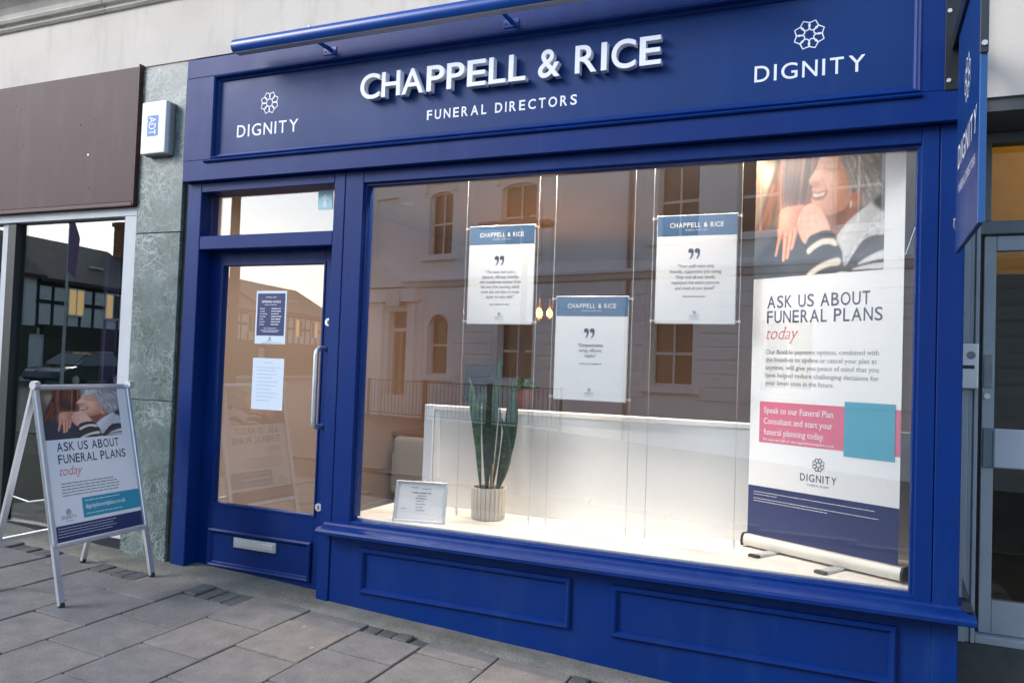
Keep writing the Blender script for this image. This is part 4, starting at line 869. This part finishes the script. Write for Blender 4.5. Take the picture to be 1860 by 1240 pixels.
B().box(-2.3, -1.62, 1.55, 1.68, .3, 1.11, .05, 3).build('backrest', SLATE, SO, smooth=True); B().box(-2.3, -1.62, 1.68, 2.25, .22, .48, .05, 3).build('seat', SLATE, SO, smooth=True)
for x in (-2.25, -1.67):
    for y in (1.62, 2.2): B().tube([(x, y, .05), (x, y, .24)], .016, 8).build('leg', BLACK, SO)
CB = thing('round_cabinet', (-2.52, 2.25, .05), label='dark sideboard carrying the pink planter inside the shop', cat='cabinet')
bx('carcass', SLATE, CB, -2.95, -2.2, 2.1, 2.5, .10, 1.05, .01); bx('plinth', BLACK, CB, -2.92, -2.23, 2.13, 2.47, .05, .0995)
PP = thing('potted_plant', (-2.52, 2.2, 1.05), label='small bushy green plant in a pink pot behind the partition', cat='plant')
B().lathe([(.002, 0), (.06, 0), (.085, .05), (.09, .14), (.085, .19), (.075, .19), (.07, .16), (.002, .155)], 24).build('plant_pot', mat('dusty_pink_pot', (.28, .13, .11), .6), PP, world=False, smooth=True)
bm = bmesh.new()
for k in range(260):
    a, b_, r_ = random.random()*6.283, random.random()*1.4, .055+.055*random.random(); c = Vector((math.cos(a)*math.sin(b_)*r_*1.1, math.sin(a)*math.sin(b_)*r_*1.1, .19+math.cos(b_)*r_*.9))
    d = Vector((random.gauss(0, 1), random.gauss(0, 1), random.gauss(0, 1))).normalized()*.018; d2 = d.orthogonal().normalized()*.009
    bm.faces.new([bm.verts.new(c+q) for q in (-d, d2, d, -d2)])
me = bpy.data.meshes.new('foliage'); bm.to_mesh(me); bm.free(); link('foliage', me, mat('moss_green_leaf', (.05, .13, .02), .6), PP)

# pendant bulbs and ceiling downlights; poster, door and deep ones are added fill lamps
BULB = emit('filament_glow', (1, .42, .08), 9); BGL = glass('bulb_glass', .05, (1, .8, .5)); COPPER = mat('copper_holder', (.5, .18, .09), .3, 1)
for i, (x, y, z, lb) in enumerate(((-2.36, 2.05, 1.86, 'glowing filament pendant bulb on copper holder, larger and nearer of two'), (-2.62, 2.95, 1.93, 'smaller glowing pendant bulb deeper inside the shop'))):
    pd = thing('pendant_lamp', (x, y, 2.72), label=lb, cat='lamp', group='filament pendants in the shop')
    B().tube([(x, y, z+.10), (x, y, 2.72)], .003, 6).build('flex', COPPER, pd)
    B().tube([(x, y, z+.055), (x, y, z+.12)], .018, 12).build('lamp_holder', COPPER, pd)
    B().lathe([(.001, -.065), (.030, -.052), (.044, -.018), (.040, .018), (.022, .062), (.001, .065)], 16, (x, y, z)).build('bulb', BGL, pd, smooth=True)
    B().lathe([(.001, -.042), (.018, -.024), (.021, .012), (.001, .042)], 10, (x, y, z)).build('filament', BULB, pd, smooth=True)
    l = bpy.data.lights.new('pendant_light', 'POINT'); l.energy = 9; l.color = (1, .55, .22); l.shadow_soft_size = .03
    lo = bpy.data.objects.new('pendant_light', l); COL.objects.link(lo); lo.parent = pd; lo.location = (0, 0, z-2.72)
DLE = emit('downlight_glow', (1, .72, .42), 5)
DLS = [(-2.45, .215), (-1.95, .215), (-1.4, .215), (-.85, .215), (-2.25, .54), (-1.7, .54), (-1.15, .54), (-.6, .54), (-2.1, 1.0), (-1.75, 1.0), (-1.4, 1.0), (-3.3, .75), (-3.4, 1.7), (-3.0, 3.0), (-1.2, 3.0)]  # entries behind posters, by the door and deep inside are added fill
for i, (x, y) in enumerate(DLS):
    ordn = ('first', 'second', 'third', 'fourth', 'fifth', 'sixth')
    row = [q for q in DLS if (q[1] < .5) == (y < .5) and (q[1] < .6) == (y < .6) and (q[1] > 1.2) == (y > 1.2)]; k_ = ordn[sorted(row).index((x, y))]
    lbl = ('recessed spotlight close behind the window glass, %s from the door' if y < .5 else 'added fill spotlight behind the hanging posters, %s from the door' if y < .6 else 'recessed ceiling spotlight above the partition, doorside one added, %s from the door' if y < 1.2 else 'added fill spotlight deep inside the shop, %s from the door wall') % k_
    d = thing('downlight', (x, y, 2.72), label=lbl, cat='lamp', group='row of spotlights behind the glass' if y < .5 else 'added spotlights behind the posters' if y < .6 else 'spotlights above the partition' if y < 2 else 'added spotlights deep in the shop')
    B().lathe([(.03, -.004), (.045, -.005), (.046, -.001), (.03, -.0005)], 20, (x, y, 2.72)).build('trim_ring', WHITE_P, d)
    B().lathe([(.001, -.003), (.029, -.003), (.029, -.0012), (.001, -.0012)], 16, (x, y, 2.72)).build('lens', DLE, d)
    l = bpy.data.lights.new('spot', 'SPOT'); l.energy = 15 if y < .5 else 40 if y < .6 else 14 if x < -3.2 else 6; l.spot_size = R(176 if y < .5 else 105); l.spot_blend = .35 if y < .5 else .9; l.color = (1, .84, .68) if y < .6 else (1, .76, .60) if x > -3.2 else (1, .90, .82); l.shadow_soft_size = .04
    lo = bpy.data.objects.new('spot', l); COL.objects.link(lo); lo.parent = d; lo.location = (0, 0, -.02)

# neighbour's interior
NI = thing('dim_shop_interior', (-6.2, 1.5, 0), label='dim room behind the neighbouring plate glass', cat='room')
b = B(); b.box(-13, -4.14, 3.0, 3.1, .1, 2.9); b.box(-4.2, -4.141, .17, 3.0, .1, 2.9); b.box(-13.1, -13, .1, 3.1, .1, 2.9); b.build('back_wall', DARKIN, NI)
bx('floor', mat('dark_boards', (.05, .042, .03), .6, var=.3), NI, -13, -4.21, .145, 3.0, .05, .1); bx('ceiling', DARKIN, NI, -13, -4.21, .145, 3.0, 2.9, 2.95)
MB_ = thing('mauve_curtain', (-5.2, .5, .1), label='mauve curtain strip hanging inside the neighbouring window', cat='curtain')
b = B(); b.rings([[(-5.42+k*.02, .55+.02*math.sin(k*1.9), z) for k in range(9)] for z in (.12, 2.2)], False); b.build('drape', PURPLE, MB_)
YB = thing('mustard_display_board', (-4.95, .9, .1), label='mustard display board low inside the neighbouring window', cat='board')
bx('board', YELLOW, YB, -5.25, -4.75, .85, .9, .12, 1.0, .005); bx('board_foot', BLACK, YB, -5.2, -4.8, .75, 1.0, .1, .119)

# ------------------------------------------------------------------ A-board
AX = Vector((-.046, .637, 0)).normalized(); aang = math.atan2(AX.y, AX.x)
mid = Vector((-4.175, -.560, 0))
gzA = .068
AS = thing('pavement_sign', (mid.x, mid.y, gzA), aang, label='silver A-frame pavement sign with poster, standing by the marble pier', cat='sign')
HT = 1.150; SP_ = .275
def leg(side, dirn, z_b, L0=0):
    # tapering flat tube from hinge to foot
    x = side*.318; pts = []
    p0 = Vector((x, 0, HT)); p1 = Vector((x, dirn*SP_, z_b))
    d = (p1-p0).normalized(); n_ = Vector((0, -d.z, d.y)); w = .017; th = .009
    rings = [[p+Vector((sx*w, 0, 0))+n_*sy*th for sx, sy in ((-1, -1), (1, -1), (1, 1), (-1, 1))] for p in (p0, p1)]
    return B().rings(rings, True, True), p1, d
for side in (-1, 1):
    for dirn in (-1, 1):
        wx = mid+Matrix.Rotation(aang, 3, 'Z') @ Vector((side*.318, dirn*SP_, 0)); zf = gz(wx.x, wx.y)-gzA+.012
        b, p1, d = leg(side, dirn, zf); lg = b.build('leg', ALU, AS, world=False)
        B().tube([p1-d*.012, p1+d*.012], .017, 8).build('rubber_foot', RUBBER, lg, world=False)
slope = Vector((0, SP_, HT)).normalized(); nrm = Vector((0, -HT, SP_)).normalized()   # up along the front face; outward
slope_f = Vector((0, SP_, HT-.0)).normalized()
for dirn, nm in ((-1, 'front'), (1, 'rear')):
    U = Vector((0, -dirn*SP_, HT)).normalized(); O = Vector((0, dirn*SP_, 0)); Nn = Vector((0, dirn*HT, SP_)).normalized()
    rgt = Vector((-dirn, 0, 0)); rgt = Vector((1, 0, 0)) if dirn < 0 else Vector((-1, 0, 0))
    LT = math.hypot(SP_, HT); v0, v1 = .295, LT+.012; hw = .335
    def PT_(a, v, o): return O+rgt*a+U*v+Nn*o
    b = B(); bm = b.bm
    prof_ = [(0, -.008), (0, .008), (.006, .014), (.022, .014), (.028, .010), (.03, .004)]
    rc = .03
    def rr_ring(d, o):
        pts = []; r0 = max(.002, rc-d)
        for cx, cy, a0 in ((hw-rc, v1-rc, 0), (-hw+rc, v1-rc, 90), (-hw+rc, v0+rc, 180), (hw-rc, v0+rc, 270)):
            for k in range(5):
                a = R(a0+k*22.5); pts.append(PT_(cx+r0*math.cos(a), cy+r0*math.sin(a), o))
        return pts
    if dirn > 0:
        for v in (.30, LT-.05): B().rings([[PT_(a, v+dv, o) for dv, o in ((-.012, -.006), (.012, -.006), (.012, .006), (-.012, .006))] for a in (-.30, .30)], True, True).build('rear_crossbar', ALU, AS, world=False)
        continue
    b.rings([rr_ring(d, o) for d, o in prof_]); fr = b.build('snap_frame', ALU, AS, world=False)
    b = B(); b.rings([[PT_(a, v, o) for a, v in ((-hw+.01, v0+.01), (hw-.01, v0+.01), (hw-.01, v1-.01), (-hw+.01, v1-.01))] for o in (-.006, .002)], True, True); ps = b.build('poster_sheet', PAPER, AS, world=False)
    if dirn > 0: continue
    pw, ph = 2*(hw-.03), (v1-v0)-.06; o0 = PT_(-hw+.03, v0+.03, .0024)
    T = lambda l=.0006: Txt(o0, rgt, U, l)
    me2 = PHM; o = link('photo_print', me2, None, ps)
    # photo occupies the upper left; map mesh (x right, z up, y in) to the sloping face
    W_, H_ = pw*.885, ph*.335; base = o0+U*(ph-H_)+Nn*.001
    o.matrix_local = Matrix(((rgt.x*W_, -Nn.x, U.x*H_, base.x), (rgt.y*W_, -Nn.y, U.y*H_, base.y), (rgt.z*W_, -Nn.z, U.z*H_, base.z), (0, 0, 0, 1)))
    t = T(); t.caps('ASK US ABOUT', .075, ph*.585, .050, .430, off=.008, track=.18, align='l'); t.caps('FUNERAL PLANS', .075, ph*.503, .050, .470, off=.008, track=.18, align='l'); t.build('headline', NAVY_T, ps)
    t = T(); t.line('today', .075, ph*.425, .050, off=-.008, shear=.32, width=.150, serif=True); t.build('script_word', PINKR, ps)
    t = T()
    for k in range(5): t.fine(.075, .075+(.40 if k else .36), ph*.370-k*.0165, .0085, 80+k, .05)
    t.flower(.10, ph*.185, .017, .16); t.caps('DIGNITY', .10, ph*.140, .018, .095, off=.008, track=.26); t.fine(.075, .13, ph*.127, .005, 91); t.build('body_text', GREY_T, ps)
    t = T(); t.rect(.195, pw, ph*.128, ph*.262); t.build('teal_box', TEAL, ps)
    t = T(.0012); t.fine(.215, .46, ph*.240, .007, 95); t.line('dignityfuneralplans.co.uk', .215, ph*.188, .022, off=.012, width=.285, serif=True); t.fine(.215, .47, ph*.152, .007, 97); t.build('web_address', WHITE_T, ps)
    t = T(); t.rect(0, pw, 0, ph*.103); t.build('navy_footer', NAVY, ps)
    t = T(.0012)
    for k in range(4): t.fine(.02, .42, ph*(.085-.018*k), .0045, 100+k, .1)
    t.build('small_print', WHITE_T, ps)
for side in (-1, 1): B().tube([(side*.312, -.014, HT+.010), (side*.345, -.014, HT+.010)], .024, 14).build('hinge_cap', STEEL, AS, world=False, smooth=True)
B().tube([(-.318, -.145, .55), (-.318, 0, .525), (-.318, .145, .55)], .004, 6).build('spreader', STEEL, AS, world=False)

# ------------------------------------------------------------------ across the street (seen in the glass)
WHITEW = mat('cream_stucco_facade', (.84, .81, .78), .85, var=.10, vs=1.2); SASH = mat('white_sash', (.70, .68, .63), .6)
DPANE = mat('dark_window_glass', (.03, .028, .025), .15)
OB = thing('stucco_townhouse', (-6.733, -13.88, -.45), R(192.6), label='cream stucco building across the street with arched windows, reflected in the glass', cat='building')
def ob(name, m, x0, x1, y0, y1, z0, z1, parent=None): return B().box(-x0, -x1, y0, y1, z0+.45, z1+.45).build(name, m, parent or OB, world=False)
ops_u = [(-6.25, -5.35, 4.34, 6.05, 'blind'), (-4.16, -3.33, 4.34, 6.05, 'sash'), (-1.72, -.64, 4.34, 6.02, 'sash'), (2.62, 3.58, 4.34, 5.98, 'sash'), (4.42, 5.30, 4.34, 5.9, 'sash'), (6.3, 7.2, 4.34, 5.9, 'sash')]
ops_g = [(-5.52, -4.74, .55, 2.85, 'door'), (-4.06, -3.34, 1.14, 2.75, 'arch'), (-1.69, -.62, 1.10, 2.55, 'sash'), (2.54, 3.53, 1.13, 2.55, 'sash'), (5.0, 6.0, 1.13, 2.55, 'sash')]
def wall_with(ops, xa, xb, za, zb, y0, y1, name):
    b = B(); ops = sorted(ops); x = xa
    for o in ops:
        b.box(-x, -o[0], y0, y1, za+.45, zb+.45); b.box(-o[0], -o[1], y0, y1, za+.45, o[2]+.45); b.box(-o[0], -o[1], y0, y1, o[3]+.45, zb+.45); x = o[1]
    b.box(-x, -xb, y0, y1, za+.45, zb+.45); return b.build(name, WHITEW, OB, world=False)
wall_with(ops_u, -7.6, 12, 3.46, 7.6, 0, .4, 'upper_wall'); wall_with(ops_g, -7.6, 12, -.45, 3.4595, -.02, .4, 'ground_wall')
B().poly([(0, 3.46+.45), (-.10, 3.5+.45), (-.16, 3.60+.45), (-.22, 3.63+.45), (-.22, 3.70+.45), (0, 3.74+.45)], 'x', -12, 7.7).build('string_cornice', WHITEW, OB, world=False)
B().poly([(0, 7.3+.45), (-.2, 7.4+.45), (-.4, 7.6+.45), (-.4, 7.75+.45), (0, 7.8+.45)], 'x', -12, 7.7).build('eaves_cornice', WHITEW, OB, world=False)
ob('roof', mat('slate_roof', (.06, .062, .07), .7), -7.6, 12, .01, 7, 7.6, 7.9)
ob('side_wall', WHITEW, 11.6, 12, .4, 7, -.45, 7.6); ob('side_wall', WHITEW, -7.6, -7.2, .4, 7, -.45, 7.6)
xs_ = sorted([(-7.6, -5.95)]+[(-4.6, -4.2), (-3.2, -1.85), (-.48, 2.4), (3.68, 4.85), (6.1, 12)])
for zj in (.85, 1.13, 1.41, 1.70, 1.98, 2.26, 2.54, 2.82, 3.11):
    for xa, xb in xs_:
        ob('ashlar_course', WHITEW, xa, xb, -.052, -.0205, zj+.028, zj+.254)
for i, (xa, xb, za, zb, kd) in enumerate(ops_u+ops_g):
    if kd == 'blind': ob('blind_recess', WHITEW, xa, xb, .10, .2, za, zb); continue
    ob('pane', DPANE, xa, xb, .20, .22, za, zb)
    if kd == 'door':
        ob('door_frame', SASH, xa, xa+.08, .1, .19, za, zb); ob('door_frame', SASH, xb-.08, xb, .1, .19, za, zb); ob('door_transom', SASH, xa, xb, .1, .19, 2.3, 2.4); ob('door_mullion', WOOD, (xa+xb)/2-.05, (xa+xb)/2+.05, .1, .19, za, 2.3); ob('door_base', WHITEW, xa, xb, .05, .19, -.45, za); continue
    w_ = ob('sash_frame', SASH, xa, xb, .14, .19, za, za+.06); zm = (za+zb)/2
    for q in ((xa, xb, zm-.03, zm+.03), (xa, xa+.05, za+.06, zb), (xb-.05, xb, za+.06, zb), (xa+.05, xb-.05, zb-.06, zb)): ob('sash_bar', SASH, q[0], q[1], .141, .19, q[2], q[3], w_)
    if zb > 3 or kd == 'sash': ob('sash_bar', SASH, (xa+xb)/2-.02, (xa+xb)/2+.02, .142, .19, za+.06, zb-.06, w_)
    ob('window_ledge', WHITEW, xa-.2, xb+.2, -.12, .1, za-.14, za)
    # segmental head: spandrel that rounds the top corners
    rise = .36 if kd == 'arch' else (.16 if zb > 3 else 0)
    if rise:
        cx = (xa+xb)/2; hw_ = (xb-xa)/2
        arc = [(-(cx+hw_*math.cos(a)), zb-rise+rise*math.sin(a)+.45) for a in [k/12*math.pi for k in range(13)]]
        b = B(); b.poly(arc+[(-xa, zb+.46), (-xb, zb+.46)], 'y', .001, .135); b.build('arched_head', WHITEW, OB, world=False)
    if zb > 3: 
        ob('hood_mould', WHITEW, xa-.22, xb+.22, -.16, .0, zb+.24, zb+.36)
        for q in (xa-.16, xb+.04): ob('hood_bracket', WHITEW, q, q+.12, -.12, .0, zb-.02, zb+.24)
b = B(); b.poly([(6.85, 3.5+.45), (4.75, 3.5+.45), (5.80, 4.16+.45)], 'y', -.30, -.01); b.build('door_pediment', WHITEW, OB, world=False)
for q in (-5.95, -4.72): ob('door_pilaster', WHITEW, q, q+.28, -.14, -.021, -.45, 3.46)
ob('door_entablature', WHITEW, -6.75, -4.35, -.24, -.021, 3.1, 3.459)
b = B(); b.tube([(-1.97, -.06, .1), (-1.97, -.06, 7.7)], .05, 8); b.build('drainpipe', mat('grey_drainpipe', (.22, .2, .19), .6), OB, world=False)
ob('wall_plaque', SASH, -5.4, -4.9, -.29, -.245, 2.98, 3.4)

TIMB = mat('dark_timber', (.02, .017, .014), .8); INFILL = mat('plaster_infill', (.72, .71, .68), .85, var=.1, vs=2); TILE = mat('dark_roof_tile', (.045, .04, .036), .8, var=.2, vs=3)
BRK = mat('red_brick', (.32, .13, .06), .85, var=.2, vs=8); LITW = emit('lit_window', (1, .62, .25), .5)
def house(loc, rz, w, eave, ridge, dep, label, timber=True, wallm=None, chim=None, seed=0):
    r_ = random.Random(seed); h = thing('timbered_house' if timber else 'terraced_house', loc, rz, label=label, cat='house', group='houses across the square seen only in the glass')
    wm = wallm or INFILL
    B().box(0, w, 0, dep, 0, eave).build('wall', wm, h, world=False)
    rf = B().poly([(-.35, eave-.05), (dep/2, ridge), (dep+.35, eave-.05), (dep+.35, eave+.12), (dep/2, ridge+.2), (-.35, eave+.12)], 'x', -.15, w+.15).build('roof', TILE, h, world=False)
    b = B()
    b.poly([(0, eave), (dep, eave), (dep/2, ridge)], 'x', 0, w); b.build('gable', wm, h, world=False)
    if chim is not None:
        c = B().box(chim, chim+1.3, dep/2-.5, dep/2+.5, ridge-.6, ridge+2.4).build('chimney', BRK, rf, world=False)
        B().box(chim-.1, chim+1.4, dep/2-.6, dep/2+.6, ridge+2.1, ridge+2.35).build('chimney_cap', BRK, rf, world=False)
    if timber:
        n = int(w/.9)
        for k in range(n+1): B().box(k*w/n-.07, k*w/n+.07, -.05, 0.01, 2.7, eave).build('timber_post', TIMB, h, world=False)
        for z in (2.7, 3.9, eave-.15): B().box(-.1, w+.1, -.07, 0.005, z-.09, z+.09).build('timber_rail', TIMB, h, world=False)
    k = 0; x = .9
    while x < w-1.3:
        wd = B().box(x, x+1.1, -.10, -.04, 3.3, 4.7).build('window', SASH, h, world=False); B().box(x+.08, x+.50, -.115, -.095, 3.38, 4.62).build('window_light', LITW if r_.random() < .55 else DPANE, wd, world=False); B().box(x+.6, x+1.02, -.115, -.095, 3.38, 4.62).build('window_light', LITW if r_.random() < .55 else DPANE, wd, world=False)
        x += 2.6
    if w > 5:
        B().box(.5, w-.5, -.12, -.02, .3, 2.3).build('shop_window', DPANE, h, world=False); B().box(.2, w-.2, -.25, -.02, 2.3, 2.68).build('shop_fascia', TIMB, h, world=False)
        dm = B().box(w*.35, w*.35+1, dep/2*.35, dep/2*.35+1.2, eave+.2, eave+1.3).build('dormer', SASH, h, world=False); B().box(w*.35+.12, w*.35+.88, dep/2*.35-.02, dep/2*.35, eave+.45, eave+1.2).build('dormer_light', DPANE, dm, world=False)
    return h
HD = Vector((-.18, -.98, 0)).normalized(); ha = math.atan2(.98, .18)
p = Vector((-34.6, -13, -.1)); gp = -.1
for i, (w, ev, rd, tb, ch, lb) in enumerate(((9, 5.0, 8.0, False, None, 'grey plastered house nearest in the neighbouring window reflection'), (9, 4.9, 7.4, True, None, 'timber-framed house beside the grey one in the reflection'), (11, 4.8, 7.2, True, 8.5, 'timber-framed house with tall brick chimney in the reflection'), (12, 5.0, 7.4, True, None, 'farther timber-framed house along the reflected row'))):
    q = p+HD*w
    house((q.x, q.y, gp), ha, w, ev, rd, 8, lb, tb, chim=ch, seed=i); p = q
q0 = Vector((-40, -62, -.1))
for i, (w, ev, rd, ch, lb) in enumerate(((12, 4.6, 8.0, None, 'low tiled house closing the reflected square, left end'), (10, 5.0, 8.8, 7, 'tiled house with stack closing the reflected square, middle'), (14, 4.6, 8.2, None, 'long tiled house closing the reflected square, right end'))):
    house((q0.x+12, q0.y, -.1), R(180), w, ev, rd, 8, lb, False, chim=ch, seed=10+i); q0.x += w+.0
# gable facing the sun
# street lamp, flagpole, pole, railings
LP = thing('street_lamp', (-6.0, -10.2, -.42), label='grey street lamp with flat lantern across the road, reflected in the window', cat='lamp post')
DGREY = mat('galvanised_grey', (.12, .14, .16), .5, .4)
B().tube([(0, 0, 0), (0, 0, 4.8)], .06, 10).build('post', DGREY, LP, world=False); B().box(-1.0, .55, -.12, .12, 4.55, 4.68, .03).build('lantern', DGREY, LP, world=False)
TP = thing('timber_pole', (-15.5, -12.5, -.35), label='dark wooden pole crossing the fanlight reflection', cat='pole')
B().tube([(0, 0, 0), (0, 0, 8.5)], [.16, .11], 10).build('shaft', mat('creosoted_pole', (.05, .03, .02), .8), TP, world=False)
FPo = thing('flagpole', (-24.5, -14.5, -.3), label='slim pale flagpole with furled flag reflected in the dark shop window', cat='flagpole')
B().tube([(0, 0, 0), (0, 0, 6.6)], [.06, .03], 8).build('shaft', mat('pale_pole', (.5, .5, .5), .4), FPo, world=False); B().poly([(0, 6.5), (.5, 5.5), (.35, 4.2), (0, 4.4)], 'y', -.02, .02).build('flag', PURPLE, FPo, world=False)
gr = mat('black_railing', (.02, .02, .022), .5)
for k in range(3):
    rl = thing('guard_rail', (-12.0+k*2.05*.976, -14.0+k*2.05*.218, gz(-7, -6)-.13), R(12.6), label='black pedestrian guard rail panel at the far kerb, %s in the row' % ('first', 'second', 'third', 'fourth', 'fifth')[k], cat='railing', group='guard rails across the road')
    b = B(); b.box(0, 2, -.015, .015, .995, 1.02); b.box(0, 2, -.015, .015, .15, .175); b.build('rail', gr, rl, world=False)
    for j in range(2): B().box(j*1.96, j*1.96+.05, -.025, .025, 0, 1.05).build('post', gr, rl, world=False)
    for j in range(1, 16): B().tube([(j*.125, 0, .18), (j*.125, 0, .98)], .008, 5).build('baluster', gr, rl, world=False)
# parked car
CARP = mat('dark_blue_car_paint', (.01, .016, .03), .2, coat=1, var=.05)
CA = thing('parked_car', (-31.2, -20.3, -.12), math.atan2(.98, .18)-R(6), label='dark blue estate car parked by the square, reflected in the neighbouring glass', cat='car')
prof_b = [(-2.15, .35), (-2.2, .55), (-2.18, .85), (-2.05, .98), (-.2, 1.02), (.8, .98), (1.9, .84), (2.15, .70), (2.2, .45), (2.12, .32)]
def hull(prof, hw_, top, inset):
    rings = []
    for s, k in ((-1, 1), (-.85, 0), (.85, 0), (1, 1)):
        rings.append([(x, s*hw_, z if not k else (.66+(z-.66)*.86)) for x, z in prof])
    return B().rings(rings, True, True)
hull(prof_b, .90, 0, 0).build('body', CARP, CA, world=False)
rings = []
for s, k in ((-.80, .0), (-.66, .06), (.66, .06), (.80, .0)):
    rings.append([(-2.0, s, .96), (-1.75, s*.94, 1.36+k*.5), (-1.3, s*.88, 1.49+k), (-.1, s*.88, 1.50+k), (.35, s*.9, 1.40+k), (1.15, s, .98)])
B().rings(rings, True, True).build('cabin_glass', mat('car_glass', (.02, .025, .03), .05), CA, world=False)
b = B()
for s in (-1, 1): b.tube([(-1.3, s*.70, 1.52), (-.1, s*.70, 1.54)], .03, 6)
b.box(-1.4, 0, -.68, .68, 1.53, 1.57, .02); b.build('roof', CARP, CA, world=False)
for x in (-1.35, 1.38):
    for s in (-1, 1):
        wl = B().tube([(x, s*.70, .33), (x, s*.92, .33)], .33, 20).build('wheel', RUBBER, CA, world=False); B().tube([(x, s*.905, .33), (x, s*.93, .33)], .21, 12).build('rim', ALU, wl, world=False)
for s in (-1, 1): B().box(1.95, 2.16, s*.62-.2, s*.62+.2, .66, .78, .03).build('headlight', mat('headlight_lens', (.7, .72, .72), .1) if 'headlight_lens' not in bpy.data.materials else bpy.data.materials['headlight_lens'], CA, world=False)
# bus shelter
BS = thing('bus_shelter', (-30.5, -13.2, -.12), math.atan2(.98, .18), label='dark bus shelter with curved roof reflected in the neighbouring glass', cat='bus shelter')
b = B(); b.poly([(-.9, 2.5), (-.5, 2.72), (0, 2.78), (.7, 2.7), (.7, 2.78), (0, 2.86), (-.55, 2.8), (-1.0, 2.52)], 'x', -2.3, 2.3); b.build('roof', BLACK, BS, world=False)
for x in (-2.1, -.7, .7, 2.1): B().box(x-.04, x+.04, .55, .63, 0, 2.7).build('post', BLACK, BS, world=False)
B().box(-2.0, 2.0, .57, .585, .4, 2.2).build('back_pane', glass('shelter_glass', .05, (.6, .66, .66)), BS, world=False); B().box(-1.5, 1.5, .15, .5, .45, .5).build('bench', BLACK, BS, world=False)
SG = thing('road_sign', (-24.5, -11.6, -.2), math.atan2(.98, .18)-R(20), label='blue direction plates on a dark post reflected in the neighbouring glass', cat='sign')
B().tube([(0, 0, 0), (0, 0, 3.3)], .05, 8).build('post', BLACK, SG, world=False)
for z in (2.5, 2.85): B().box(-.9, .05, -.07, -.05, z, z+.28).build('plate', mat('sign_plate_blue', (.10, .16, .22), .5) if 'sign_plate_blue' not in bpy.data.materials else bpy.data.materials['sign_plate_blue'], SG, world=False)
